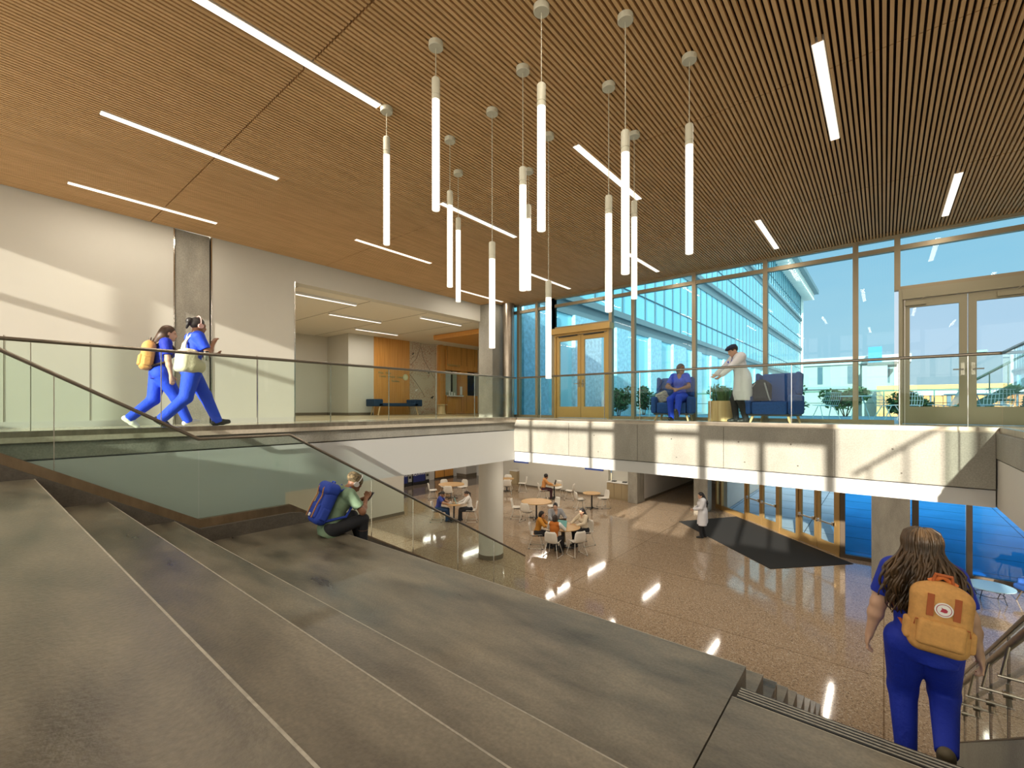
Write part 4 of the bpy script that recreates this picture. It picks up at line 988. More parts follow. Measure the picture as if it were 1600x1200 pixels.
# distant buildings
M_WBD = mat('pale_stucco', (0.34, 0.36, 0.34), 0.8); M_WHD = mat('white_render', (0.42, 0.45, 0.46), 0.8); M_DWN = mat('distant_window', (0.06, 0.11, 0.15), 0.2)
wbld = thing('white_building', 'long low white building with dark window slits far beyond the terrace', 'building', (0, 88, 0))
MB().box((-20, 0, -0.04), (2.8, 10, 11.4)).build('wall', M_WBD, wbld)
MB().box((-20, -0.6, 7.6), (3.4, 0, 8.0)).build('canopy_line', M_FBD, wbld)
MB().box((-20, -0.5, 11.4), (3.1, 10, 12.6)).build('roof_parapet', M_WHD, wbld)
rr = random.Random(3); xx = -18
while xx < 2:
    w_ = rr.choice([0.4, 0.7, 1.3]); MB().box((xx, -0.06, 8.4), (xx + w_, 0, 11.2)).build('window', M_DWN, wbld); xx += w_ + rr.choice([0.9, 1.8, 3.2])
bb = thing('blue_glass_box', 'small blue glass rooftop box far off, left of the taupe doors', 'building', (-1.2, 81, 0))
MB().box((-1.2, 0, -0.04), (1.6, 5, 10.6)).build('wall', M_WBD, bb); MB().box((-0.5, -0.1, 11.0), (1.0, 4, 13.2)).build('glass_box', mat('blue_box', (0.04, 0.20, 0.42), 0.1), bb); MB().box((-0.6, -0.2, 10.6), (2.6, 5, 11.0)).build('ledge', M_BLACK, bb)
M_ORN = mat('orange_terracotta', (0.60, 0.25, 0.09), 0.7); M_OCH = mat('ochre_panel', (0.50, 0.30, 0.12), 0.7)
ob = thing('terracotta_building', 'orange and white striped building beyond the terrace doors', 'building', (-0.7, 72, 0))
MB().box((0, 0, -0.04), (60, 8, 7.4)).build('wall', M_OCH, ob)
for z in (2.0, 4.1, 6.15): MB().box((3.4, -0.4, z), (60, 0, z + 0.7)).build('white_band', M_WHD, ob)
for z in (0.5, 2.7, 4.8):
    fp = MB(); wp = MB(); xx = 0.3
    while xx < 46:
        w_ = rr.choice([0.25, 0.5, 0.8]); fp.box((xx, -0.2, z), (xx + w_, 0, z + 1.35)); xx += w_
        if rr.random() < 0.4: wp.box((xx + 0.05, -0.1, z + 0.1), (xx + 0.4, 0, z + 1.3))
        xx += rr.choice([0.2, 0.5, 0.8])
    fp.build('terracotta_fin', M_ORN, ob); wp.build('window', M_DWN, ob)
yb_ = thing('cream_block', 'small cream block seen through the gold double door', 'building', (-28, 64, 0))
MB().box((-12, 0, -0.04), (8, 10, 9.5)).build('wall', mat('cream_wall', (0.45, 0.38, 0.24), 0.8), yb_)
for z in (3.5, 6.5):
    for k in range(5): MB().box((-10 + k*3.4, -0.08, z), (-8.6 + k*3.4, 0, z + 1.3)).build('window', M_DWN, yb_)
MB().box((-12.3, -0.3, 9.5), (8.3, 10, 10.1)).build('roof_edge', M_FBD, yb_)

def shrub(name, label, loc, rx, ry, rz_, n, seed, m=M_LEAF, group=None, trunk=0.0, leaf=0.09):
    r = random.Random(seed); t = thing(name, label, 'shrub' if trunk < 0.5 else 'tree', loc, 0, group)
    lf = MB(); stems = MB()
    blobs = [(r.uniform(-.55, .55), r.uniform(-.55, .55), r.uniform(-.4, .6), r.uniform(.35, .6)) for _ in range(7)] + [(0, 0, 0, .7)]
    for k in range(n):
        b = r.choice(blobs); d = Vector((r.gauss(0, 1), r.gauss(0, 1), r.gauss(0, 1))).normalized()*b[3]*(r.random()**.35)
        p = Vector(((b[0] + d.x)*rx, (b[1] + d.y)*ry, trunk + rz_*(0.95 + 0.9*(b[2] + d.z))))
        if p.z < 0.03: p.z = r.uniform(0.03, 0.3)
        a = Vector((r.gauss(0, 1), r.gauss(0, 1), r.gauss(0, .6))).normalized()*leaf*r.uniform(.6, 1.3); c = a.cross(Vector((r.gauss(0, 1), r.gauss(0, 1), r.gauss(0, 1)))).normalized()*leaf*0.45
        lf.add([p - a, p + c, p + a, p - c], [(0, 1, 2, 3)])
    lf.build('foliage', m, t)
    for k in range(6):
        a = 2*math.pi*k/6; stems.tube([(0.05*math.cos(a), 0.05*math.sin(a), 0), (0.3*rx*math.cos(a), 0.3*ry*math.sin(a), trunk + 0.8*rz_), (0.6*rx*math.cos(a), 0.6*ry*math.sin(a), trunk + 1.4*rz_)], [0.02 + 0.05*(trunk > .5), 0.012, 0.005], 5)
    stems.build('stems', M_BARK, t)
    return t
TZ = 4.43
for i, (x_, y_, rx, rz_, nm) in enumerate([(-7.6, 20.5, 0.9, 0.55, 'seen behind the seated nurse'), (-5.4, 21.5, 0.85, 0.7, 'right of the first armchair'), (-3.3, 21.8, 0.9, 0.75, 'behind the person in the white coat'), (-1.2, 22.6, 0.9, 0.7, 'just right of the second armchair'), (0.75, 22.7, 0.8, 0.55, 'behind the wire chairs'), (2.5, 22.8, 0.7, 0.28, 'low behind the left taupe door')]):
    shrub('terrace_shrub', 'dense green shrub across the terrace, ' + nm, (x_, y_, TZ), rx, 0.8, rz_, 1500, 20 + i, M_LEAF if i % 2 == 0 else M_LEAF2, 'shrubs across the terrace')
for i, (x_, y_, nm) in enumerate([(-8.6, 17.5, 'left of the gold doors'), (-9.0, 21.0, 'seen low through the gold door glass')]):
    shrub('climbing_plant', 'leafy plant against the glass wing, ' + nm, (x_, y_, TZ), 0.45, 0.8, 0.75, 900, 50 + i, M_LEAF)
# planters with hedges by the right doors
for i, (x_, y_, l_, nm) in enumerate([(3.6, 16.6, 1.0, 'in front of the outdoor stair'), (5.6, 16.9, 0.8, 'at the right edge of the photo')]):
    t = thing('hedge_planter', 'long dark planter with a clipped hedge, ' + nm, 'planter', (x_, y_, TZ))
    MB().box((-l_, -0.3, 0), (l_, 0.3, 0.28)).build('trough', M_FBD, t)
    r = random.Random(i); lf = MB()
    for k in range(900):
        p = Vector((r.uniform(-l_, l_)*.97, r.uniform(-.28, .28), 0.28 + r.uniform(0, .38))); a = Vector((r.gauss(0,1), r.gauss(0,1), r.gauss(0,1))).normalized()*.06; c = a.cross(Vector((r.random(), r.random(), 1))).normalized()*.03
        lf.add([p - a, p + c, p + a, p - c], [(0,1,2,3)])
    lf.build('hedge_foliage', M_LEAF, t)
# outdoor stair
t = thing('outdoor_stair', 'green steel outdoor stair seen through the taupe doors', 'stair', (2.6, 18.4, TZ))
M_GST = mat('green_steel', (0.08, 0.17, 0.13), 0.5, 0.3)
MB().bar((-0.6, 0, 0.35), (3.4, 0, 3.1), 0.06, 0.2).bar((-0.6, 1.0, 0.35), (3.4, 1.0, 3.1), 0.06, 0.2).build('stringer', M_GST, t)
MB().tube([(-0.6, 0, 0.1), (-0.6, 0, 1.15), (3.4, 0, 3.95)], 0.035, 8).build('handrail', M_GST, t)
for k in range(11):
    xx = -0.3 + k*0.36; MB().bar((xx, 0, 0.5 + (xx + .6)*.69), (xx, 0, 1.12 + (xx + .6)*.7), 0.025, 0.025, (0, 1, 0)).build('baluster', M_GST, t)
for k in range(12):
    xx = -0.4 + k*0.3; MB().box((xx, 0.03, 0.35 + k*.206), (xx + 0.3, 0.97, 0.40 + k*.206)).build('tread', M_GST, t)
for xx in (-0.6, 3.3): MB().box((xx - .05, 0.45, 0), (xx + .05, 0.55, 0.4 if xx < 0 else 2.9)).build('post', M_GST, t)
t = thing('terrace_railing', 'thin green steel railing at the far edge of the terrace', 'railing', (-9, 23.8, TZ))
MB().tube([(0, 0, 1.05), (20, 0, 1.05)], 0.03, 6).build('top_rail', M_GST, t); MB().tube([(0, 0, .55), (20, 0, .55)], 0.012, 6).build('mid_rail', M_GST, t)
for k in range(14): MB().tube([(k*1.5, 0, 0), (k*1.5, 0, 1.05)], 0.02, 6).build('post', M_GST, t)
t = thing('lamp_post', 'slim lamp post standing beyond the terrace, seen through the taupe door', 'lamp post', (2.6, 25.5, -0.04))
MB().cyl((0, 0, 0), (0, 0, 7.0), 0.06, 0.04).build('pole', M_GST, t); MB().box((-0.05, -0.3, 7.0), (0.5, 0.0, 7.08)).build('lamp_head', M_GST, t)

# white wire chairs and a table on the terrace
M_WIRE = mat('white_wire', (0.62, 0.74, 0.74), 0.4)
def wire_chair():
    t = thing('wire_chair', '', 'chair')
    g = MB()
    for k in range(9):
        a = -0.24 + k*0.06; g.tube([(a, 0.25, 0.45), (a, -0.16, 0.42), (a*1.05, -0.25, 0.6), (a*0.9, -0.32, 0.84 - a*a*1.2)], 0.006, 4)
    for q in ((0.25, 0.45), (0.1, 0.44), (-0.05, 0.43), (-0.17, 0.43)): g.tube([(-0.25, q[0], q[1]), (0.25, q[0], q[1])], 0.006, 4)
    for q in ((-0.24, 0.58), (-0.28, 0.7), (-0.31, 0.8)): g.tube([(-0.25, q[0], q[1]), (0, q[0] - .03, q[1] + .01), (0.25, q[0], q[1])], 0.006, 4)
    g.build('wire_seat', M_WIRE, t)
    for s in (-1, 1):
        for q in (1, -1): MB().tube([(s*0.2, q*0.05, 0.42), (s*0.26, q*0.26, 0)], 0.011, 6).build('leg', M_WIRE, t)
    return t
proto = wire_chair(); first = True
for i, (x_, y_, a, nm) in enumerate([(-1.35, 16.5, 40, 'left of the three by the white table'), (0.1, 16.2, -60, 'nearest the round white table'), (0.6, 17.6, 170, 'behind the white table'), (1.15, 15.5, 100, 'close to the left jamb of the taupe doors'), (-3.1, 16.0, 20, 'left of the wooden planter'), (-4.3, 16.5, -30, 'between the armchair and the wooden planter'), (-6.2, 15.5, 30, 'right of the gold doors'), (2.0, 15.2, 160, 'seen low through the taupe door')]):
    lab = 'white wire chair on the terrace, ' + nm
    if i == 0: proto.location = (x_, y_, TZ); proto.rotation_euler = (0, 0, R(a)); proto['label'] = lab; proto['group'] = 'wire chairs on the terrace'
    else: dup(proto, (x_, y_, TZ), R(a), lab)
def wire_table(x_, y_, lab, r_=0.42):
    t = thing('terrace_table', lab, 'table', (x_, y_, TZ))
    MB().lathe([(r_, 0.70), (r_, 0.725)], (0, 0, 0), 28).build('tabletop', M_WIRE, t)
    for k in range(3):
        a = 2.1*k; MB().tube([(0.1*math.cos(a), 0.1*math.sin(a), 0.7), (0.3*math.cos(a), 0.3*math.sin(a), 0)], 0.013, 6).build('leg', M_WIRE, t)
wire_table(-0.6, 16.9, 'round white table on the terrace between the wire chairs'); wire_table(-3.7, 16.6, 'round white table on the terrace behind the wooden planter'); wire_table(1.7, 16.2, 'low white table on the terrace seen through the taupe door', 0.5)

# ================================================================== FURNITURE
def shell_chair():
    t = thing('shell_chair', '', 'chair')
    prof = [(0.235, 0.43), (0.20, 0.452), (0.05, 0.445), (-0.10, 0.438), (-0.18, 0.455), (-0.215, 0.52), (-0.235, 0.64), (-0.25, 0.76), (-0.262, 0.83)]
    hw = [0.18, 0.205, 0.22, 0.225, 0.228, 0.225, 0.22, 0.205, 0.15]
    nx = 9; top = []; 
    for (y, z), w in zip(prof, hw):
        for k in range(nx):
            u = -1 + 2*k/(nx - 1); curl = abs(u)**2.4
            up = z < 0.5
            top.append((u*w, y + (0.0 if up else 0.055*curl), z + (0.035*curl if up else 0)))
    m = MB(); th = 0.014; rows = len(prof)
    bot = []
    for i, p in enumerate(top):
        r_ = i//nx; bot.append((p[0], p[1] - (th if r_ > 4 else 0.0), p[2] - (th if r_ <= 4 else 0.0)))
    m.v = [tuple(p) for p in top + bot]; o = len(top)
    for r_ in range(rows - 1):
        for k in range(nx - 1):
            a = r_*nx + k; m.f.append((a, a + 1, a + nx + 1, a + nx)); m.f.append((o + a + nx, o + a + nx + 1, o + a + 1, o + a))
    ring = [k for k in range(nx)] + [r_*nx + nx - 1 for r_ in range(1, rows)] + [(rows - 1)*nx + k for k in range(nx - 2, -1, -1)] + [r_*nx for r_ in range(rows - 2, 0, -1)]
    for a, b in zip(ring, ring[1:] + ring[:1]): m.f.append((b, a, o + a, o + b))
    m.build('seat_shell', M_PLASTIC, t, smooth=True)
    MB().box((-0.15, -0.12, 0.405), (0.15, 0.14, 0.425)).build('seat_plate', M_BLACK, t)
    for s in (-1, 1):
        MB().tube([(s*0.16, 0.13, 0.42), (s*0.25, 0.24, 0.012)], 0.009, 6).build('leg', M_PLASTIC, t)
        MB().tube([(s*0.16, -0.12, 0.42), (s*0.25, -0.25, 0.012)], 0.009, 6).build('leg', M_PLASTIC, t)
        run = MB().tube([(s*0.25, 0.24, 0.012), (s*0.25, -0.25, 0.012)], 0.009, 6).build('sled_runner', M_PLASTIC, t)
        MB().box((s*0.25 - .014, 0.2, 0), (s*0.25 + .014, 0.25, 0.02)).build('glide', M_BLACK, run)
        MB().box((s*0.25 - .014, -0.25, 0), (s*0.25 + .014, -0.2, 0.02)).build('glide', M_BLACK, run)
    return t
CH0 = shell_chair(); CHN = [0]
def chair(x_, y_, face, label, group):
    """face = point the chair looks at"""
    rz = math.atan2(-(face[0] - x_), face[1] - y_)
    if CHN[0] == 0:
        CH0.location = (x_, y_, 0); CH0.rotation_euler = (0, 0, rz); CH0['label'] = label; CH0['group'] = group
    else: dup(CH0, (x_, y_, 0), rz, label, group)
    CHN[0] += 1
    return rz
def cafe_table(x_, y_, r_, label, sq=False):
    t = thing('cafe_table', label, 'table', (x_, y_, 0), R(20), 'oak topped cafe tables')
    MB().lathe([(r_ - 0.01, 0.71), (r_, 0.716), (r_, 0.735), (r_ - 0.005, 0.74)], (0, 0, 0), 40).build('tabletop', M_OAK, t, smooth='auto')
    MB().cyl((0, 0, 0.03), (0, 0, 0.71), 0.035, n=14).build('pedestal', M_BLACK, t)
    L_ = min(r_*0.75, 0.36); b_ = MB()
    for k in range(4):
        a = k*math.pi/2; b_.bar((0, 0, 0.04), (L_*math.cos(a), L_*math.sin(a), 0.022), 0.055, 0.03)
    b_.build('foot_cross', M_BLACK, t)
    return t
RT = Vector((0.772, 0.6356, 0)); FW = Vector((-0.6356, 0.772, 0))
def off(c, r_, f_): p = Vector((c[0], c[1], 0)) + RT*r_ + FW*f_; return p.x, p.y
TM = (-8.45, 13.02); TD = (-11.6, 15.75); TF = (-10.7, 18.95); TO = (-13.37, 19.73); TLC = (-16.6, 19.7); TB = (-17.65, 16.4); TS = (-14.0, 13.15)
cafe_table(*TM, 0.58, 'round oak table with four people and laptops, in front of the others')
cafe_table(*TD, 0.66, 'large empty round oak table just behind the group of four')
cafe_table(*TF, 0.42, 'small empty oak table near the cabinets and concrete pier')
cafe_table(*TO, 0.40, 'small oak table where the person in orange works alone')
cafe_table(*TLC, 0.42, 'oak table half hidden behind the big round column')
cafe_table(*TB, 0.68, 'large round oak table at the edge of the dark floor')
cafe_table(*TS, 0.36, 'small oak table between the two facing women')
G1 = 'white shell chairs in the lobby'
c_left = off(TM, -0.92, 0.12); c_front = off(TM, -0.42, -0.78); c_man = off(TM, -0.2, 0.86); c_right = off(TM, 0.82, 0.42); c_rf = off(TM, 0.36, -0.72)
for p_, l_ in ((c_left, 'white shell chair under the woman in mustard at the table of four'), (c_front, 'white shell chair under the woman in a rust vest'), (c_man, 'white shell chair under the man in a grey hoodie'), (c_right, 'white shell chair under the woman in a cream jacket'), (c_rf, 'empty white shell chair pulled up to the table of four')): chair(*p_, TM, l_, G1)
for r_, f_, l_ in ((-0.85, 0.1, 'left of the large empty table behind the group'), (-0.42, -0.62, 'in front of the large empty table behind the group'), (0.78, 0.35, 'right of the large empty table, behind the man in grey')): chair(*off(TD, r_, f_), TD, 'white shell chair ' + l_, G1)
chair(*off(TF, -0.58, -0.1), TF, 'white shell chair left of the small table by the cabinets', G1); chair(*off(TF, 0.6, 0.2), TF, 'white shell chair right of the small table by the cabinets', G1)
c_op = off(TO, -0.62, -0.05); chair(*c_op, TO, 'white shell chair under the person in orange', G1)
chair(*off(TO, 0.25, 0.62), TO, 'empty white shell chair behind the laptop of the person in orange', G1); chair(*off(TO, 0.78, -0.25), TO, 'empty white shell chair right of the person in orange', G1)
chair(*off(TLC, 0.05, 0.65), TLC, 'white shell chair beyond the table behind the column', G1); chair(*off(TLC, 0.02, -0.75), TLC, 'white shell chair in front of the table behind the column', G1); chair(*off(TLC, 0.9, 0.0), TLC, 'white shell chair right of the table behind the column', G1)
chair(*off(TB, -0.95, -0.25), TB, 'white shell chair left of the table on the dark floor edge', G1); chair(*off(TB, -0.45, 0.8), TB, 'white shell chair behind left of the table on the dark floor edge', G1)
chair(*off(TB, 0.5, 0.75), TB, 'white shell chair behind right of the table on the dark floor edge', G1); chair(*off(TB, -0.03, -0.85), TB, 'white shell chair with its back to us at the table on the dark floor edge', G1)
c_s1 = off(TS, -0.72, 0.0); c_s2 = off(TS, 0.74, 0.05)
chair(*c_s1, TS, 'white shell chair under the woman in blue', G1); chair(*c_s2, TS, 'white shell chair under the woman in white', G1)
chair(-13.1, 14.6, (-14.5, 15.2), 'white shell chair mostly hidden behind the big round column', G1)

# cabinets in the lobby niches
def cabinet(x0, x1, y0, y1, label, n):
    t = thing('base_cabinet', label, 'cabinet', ((x0 + x1)/2, y0, 0)); hx = (x1 - x0)/2
    MB().box((-hx, 0.03, 0), (hx, y1 - y0, 0.86)).build('carcass', M_CABW, t)
    for k in range(n):
        a = -hx + 2*hx*k/n; b = -hx + 2*hx*(k + 1)/n
        MB().box((a + .008, 0, 0.1), (b - .008, 0.028, 0.84)).build('door', M_CABW, t)
    return tag(MB().box((x0, y0 - 0.02, 0.862), (x1, y1, 0.9)).build('countertop', M_WHITE), 'pale countertop on the ' + label.split(', ')[0], 'countertop')
cabinet(-11.25, -9.99, 21.5, 22.09, 'tan cabinet beside the concrete pier, two doors', 3)
cabinet(-17.9, -17.32, 21.5, 22.09, 'tan cabinet behind the big round column, one door', 1)
for i, x_ in enumerate((-10.95, -10.35)): tag(MB().box((x_ - .1, 21.65, 0.901), (x_ + .1, 21.85, 0.94)).build('counter_tray', M_BLACK), ('left', 'right')[i] + ' of two dark trays on the counter by the pier', 'tray', 'trays on the counter')
t = thing('wall_notice', 'small white notice on the concrete pier above the counter', 'notice', (-10.05, 21.27, 1.75)); MB().box((-0.08, 0, 0), (0.08, 0.02, 0.22)).build('sheet', M_WHITE, t); MB().box((-0.05, -0.004, 0.05), (0.05, 0, 0.16)).build('print', M_BLACK, t)
M_SBLUE = mat('sign_blue', (0.05, 0.10, 0.42), 0.5)
for i, (x_, y_) in enumerate(((-11.85, 15.0), (-8.37, 15.0))):
    t = thing('hanging_sign', ('left', 'right')[i] + ' blue sign blade hanging under the lobby ceiling', 'sign', (x_, y_, 2.45)); MB().box((-0.38, -0.03, 0), (0.38, 0.03, 0.4)).build('panel', M_SBLUE, t)
    for s in (-.28, .28): MB().cyl((s, 0, 0.4), (s, 0, SOF - 2.45), 0.008, n=6).build('hanger', M_CHROME, t)
# vending machines
M_VBLU = mat('vending_blue', (0.02, 0.03, 0.16), 0.3); M_VYEL = mat('vending_yellow', (0.65, 0.50, 0.16), 0.5); M_VGRY = mat('vending_grey', (0.42, 0.42, 0.38), 0.4)
def vending(y0, y1, label):
    t = thing('vending_machine', label, 'vending machine', (-22.6, (y0 + y1)/2, 0)); h = (y1 - y0)/2
    MB().box((-0.35, -h, 0), (0.38, h, 1.85)).build('body', M_BLACK, t, bevel=0.02)
    fpn = MB().box((0.38, -h + .04, 0.2), (0.395, h*0.45, 0.95)).build('front_panel', M_VBLU, t); dw = MB().box((0.38, -h + .04, 0.97), (0.39, h*0.45, 1.78)).build('display_window', M_VYEL, t)
    cpn = MB().box((0.38, h*0.55, 0.25), (0.395, h - .03, 1.78)).build('coin_panel', M_VGRY, t); MB().box((0.395, h*0.6, 0.45), (0.40, h - .08, 0.6)).build('coin_tray', M_BLACK, cpn)
    textmesh('lettering', 'AQUAFINA', 0.20, M_WHITE, fpn, facing_mat((0.396, -h*0.27, 0.66), (0, 1, 0), (0, 0, 1)), 0.002)
    bt = MB()
    for k in range(3):
        for j in range(5): bt.box((0.39, -h + .1 + j*.17, 1.05 + k*.24), (0.395, -h + .2 + j*.17, 1.22 + k*.24))
    bt.build('product_row', mat('products%d' % int(y0*10), (0.30, 0.10, 0.06), 0.5), dw)
vending(17.45, 18.75, 'blue vending machine nearest the orange wood doors'); vending(16.1, 17.4, 'blue vending machine cut off by the lower wall end')

# upper bench, stool, armchairs, planter
t = thing('upholstered_bench', 'low navy bench with raised ends and pale legs against the wood panel', 'bench', (-15.05, 10.95, UF))
MB().box((-0.28, -0.95, 0.34), (0.28, 0.95, 0.47)).build('seat_cushion', M_TEALF, t, bevel=0.03)
for s in (-1, 1): MB().box((-0.28, s*0.95 - 0.2, 0.34), (0.28, s*0.95 + 0.2, 0.62)).build('raised_end', M_TEALF, t, bevel=0.03)
for s in (-1, 1):
    for q in (-1, 1): MB().tube([(q*0.22, s*0.85, 0.36), (q*0.24, s*0.95, 0.0)], [0.03, 0.018], 8).build('leg', M_PALEW, t)
t = thing('side_table', 'small round pale wood side table at the corner of the reception wall', 'table', (-14.95, 13.3, UF))
MB().lathe([(0.26, 0.40), (0.26, 0.43)], (0, 0, 0), 28).build('top', M_PALEW, t); MB().lathe([(0.2, 0), (0.16, 0.2), (0.17, 0.40)], (0, 0, 0), 20).build('drum_base', M_PALEW, t, smooth='auto')

def armchair(name, label, loc, rz):
    t = thing(name, label, 'armchair', loc, rz, 'blue wing armchairs')
    sd = lambda prims, n, h=0.015, k=0.01: sdf_obj(n, [dict(prims=prims, k=k)], h, M_BLUEF, t)
    sd([('b', (0, 0.05, 0.30), (0.33, 0.34, 0.13), 0.04, None)], 'seat_cushion')
    sd([('b', (0, -0.33, 0.68), (0.36, 0.08, 0.36), 0.05, rotm(10, 0, 0))], 'backrest')
    for s in (-1, 1):
        sd([('b', (s*0.40, 0.04, 0.37), (0.06, 0.36, 0.2), 0.05, None)], 'armrest')
        sd([('b', (s*0.385, -0.22, 0.80), (0.045, 0.13, 0.24), 0.04, rotm(8, 0, 0))], 'wing')
    MB().box((-0.40, -0.34, 0.14), (0.40, 0.36, 0.18)).build('base_rail', M_BLACK, t)
    for sx in (-1, 1):
        for sy in (-1, 1): MB().tube([(sx*0.33, sy*0.29, 0.15), (sx*0.37, sy*0.33, 0)], [0.03, 0.018], 10).build('leg', M_PALEW, t)
    return t
# ================================================================== ARMCHAIRS, PLANTER
armchair('wing_armchair', 'bright blue wing armchair where the nurse sits', (-3.9, 10.86, UF), R(190))
armchair('wing_armchair', 'dark blue wing armchair with a black bag on its seat', (-1.75, 10.74, UF), R(172))
t = thing('wooden_planter', 'round pale wood planter with grassy plants between the two armchairs', 'planter', (-2.85, 10.95, UF))
MB().lathe([(0.26, 0), (0.28, 0.01), (0.28, 0.46), (0.25, 0.46), (0.25, 0.40)], (0, 0, 0), 36).build('drum', M_PALEW, t, smooth='auto')
for k in range(12):
    a = k*math.pi/6; MB().bar((0.282*math.cos(a), 0.282*math.sin(a), 0), (0.282*math.cos(a), 0.282*math.sin(a), 0.46), 0.008, 0.008, (math.cos(a), math.sin(a), 0)).build('stave_joint', M_OAK, t)
lf = MB(); r = random.Random(5)
for k in range(170):
    a = r.uniform(0, 6.28); q = r.uniform(0, .22); l = r.uniform(.15, .42); b = Vector((q*math.cos(a), q*math.sin(a), .42)); d = Vector((math.cos(a)*.25*r.random(), math.sin(a)*.25*r.random(), 1)).normalized(); w = Vector((-math.sin(a), math.cos(a), 0))*.008
    lf.add([b - w, b + w, b + d*l*.6 + w, b + d*l, b + d*l*.6 - w], [(0, 1, 2, 3, 4)])
lf.build('grass_blades', M_LEAF2, t)
# lounge table and chair at the lower right
t = thing('coffee_table', 'round pale blue coffee table on thin black wire legs by the lower glass', 'table', (2.0, 15.95, 0))
MB().lathe([(0.43, 0.43), (0.45, 0.435), (0.45, 0.45)], (0, 0, 0), 48).build('tabletop', mat('pale_blue_top', (0.42, 0.66, 0.74), 0.15), t, smooth='auto')
MB().tube([(0.26*math.cos(a*math.pi/16), 0.26*math.sin(a*math.pi/16), 0.24) for a in range(32)], 0.007, 6, True).build('wire_ring', M_BLACK, t)
for k in range(4):
    a = .4 + k*math.pi/2; c_, s_ = math.cos(a), math.sin(a)
    MB().tube([(0.36*c_, 0.36*s_, 0.43), (0.26*c_, 0.26*s_, 0.24), (0.34*c_, 0.34*s_, 0.0)], 0.008, 6).build('leg', M_BLACK, t)
t = thing('lounge_chair', 'navy lounge chair cut off by the right edge of the photo, by the lower glass', 'chair', (2.95, 16.6, 0), R(120))
sdf_obj('seat_shell', [dict(prims=[('b', (0, 0, .36), (.36, .34, .07), .06, None), ('b', (0, -.33, .50), (.36, .06, .16), .05, rotm(12, 0, 0)), ('b', (-.33, -.05, .46), (.05, .28, .10), .05, None), ('b', (.33, -.05, .46), (.05, .28, .10), .05, None)], k=.04)], .015, M_BLUEF, t)
for sx in (-1, 1):
    for sy in (-1, 1): MB().tube([(sx*.22, sy*.2, .31), (sx*.3, sy*.28, 0)], [.016, .012], 8).build('leg', M_CHROME, t)

# ================================================================== PEOPLE
def backpack(label, J, col, size, off_y, zc, xoff=0, tilt=0, straps=M_DBRZ, style=0, h=0.011):
    """worn on a back; built in the wearer's frame but a thing of its own"""
    root = J['root']; t = thing('backpack', label, 'backpack', tuple(root.location), root.rotation_euler.z); s = J['s']; M = J['M']
    w, d, hh = size; RB = J['RC'] @ rotm(0, tilt, 0); c = J['TC'](xoff, off_y, zc)
    B = lambda x, y, z: c + RB @ V3(x, y, z)
    bag = sdf_obj('main_bag', [dict(prims=[('b', B(0, 0, -.02), (w, d, hh), min(d*.8, .07), RB), ('e', B(0, 0, hh*.55), (w*.92, d*.95, hh*.55), RB)], k=.04)], h, col, t, M)
    sdf_obj('front_pocket', [dict(prims=[('b', B(0, -d*.95, -hh*.42), (w*.78, d*.35, hh*.40), .028, RB)], k=.02)], h, col, bag, M)
    for sx in (-1, 1):
        sh = J['sh'][0 if sx < 0 else 1]
        p0 = B(sx*w*.5, d*.8, hh*.8); p1 = sh*.75 + J['TC'](0, 0, 1.40)*.25 + J['RC'] @ V3(0, -.02, .078); p2 = J['TC'](sx*.125, .125, 1.33); p3 = J['TC'](sx*.16, .08, 1.12); p4 = B(sx*w*.8, d*.7, -hh*.8)
        MB().tube([Vector(p)*s for p in (p0, p1, p2, p3, p4)], [.018]*5, 6).build('shoulder_strap', straps, t, smooth='auto')
    MB().tube([Vector(B(x, .0, z))*s for x, z in ((-.05, hh*1.0), (-.04, hh*1.0 + .06), (.04, hh*1.0 + .06), (.05, hh*1.0))], .011, 6).build('top_handle', straps, t)
    for sx in (-1, 1): sdf_obj('side_pocket', [dict(prims=[('b', B(sx*w*.98, 0, -hh*.5), (.025, d*.6, hh*.32), .02, RB)])], h, col, t, M)
    return t, B, RB
HEADPH = mat('headphone_grey', (0.62, 0.60, 0.58), 0.3, 0.2)
def headphones(label, J, m=HEADPH):
    root = J['root']; t = thing('headphones', label, 'headphones', tuple(root.location), root.rotation_euler.z); s = J['s']; HD = J['HD']
    MB().tube([Vector(HD(.100*math.cos(a), -.01, .03 + .125*math.sin(a)))*s for a in [math.pi*k/12 for k in range(13)]], .008, 6).build('headband', m, t)
    for sx in (-1, 1): MB().tube([Vector(HD(sx*.080, -.008, -.005))*s, Vector(HD(sx*.112, -.008, -.005))*s], .036, 14).build('ear_cup', m, t)
# --- the two walkers on the left gallery
JA = person('woman in blue scrubs with headphones walking along the left gallery, nearer of the two', (-8.12, 2.2, UF), R(-4), 1.72, True, 'brown', (0, 0, .905), 6, 6, (4, 8),
            wr=[(-.10, .27, 1.14), (.06, .27, 1.30)], elp=[(-.6, -.6, -1), (.6, -.3, -1)], an=[(-.08, .36, .10), (.08, -.36, .16)], toe=[(0, 8), (0, -35)], top=('short', M_SCRUB), pants=M_SCRUB, loose=.035, shoes=M_SHOEB, hair=('bun', M_HBLK), palm=[(0, 0, 1), (-.6, .5, .2)])
headphones('pink headphones worn by the nearer walker', JA, mat('headphone_pink', (0.62, 0.38, 0.34), 0.4))
t = thing('tote_bag', 'cream cloth bag slung across the back of the nearer walker', 'bag', tuple(JA['root'].location), JA['root'].rotation_euler.z)
M_TOTE = mat('cream_cloth', (0.60, 0.55, 0.38), 0.85, bump=(30, .4))
sdf_obj('bag_body', [dict(prims=[('b', JA['TC'](.06, -.10, 1.02), (.20, .10, .17), .06, JA['RC']), ('e', JA['TC'](.10, .0, .95), (.14, .15, .13), JA['RC'])], k=.06)], .012, M_TOTE, t, JA['M'])
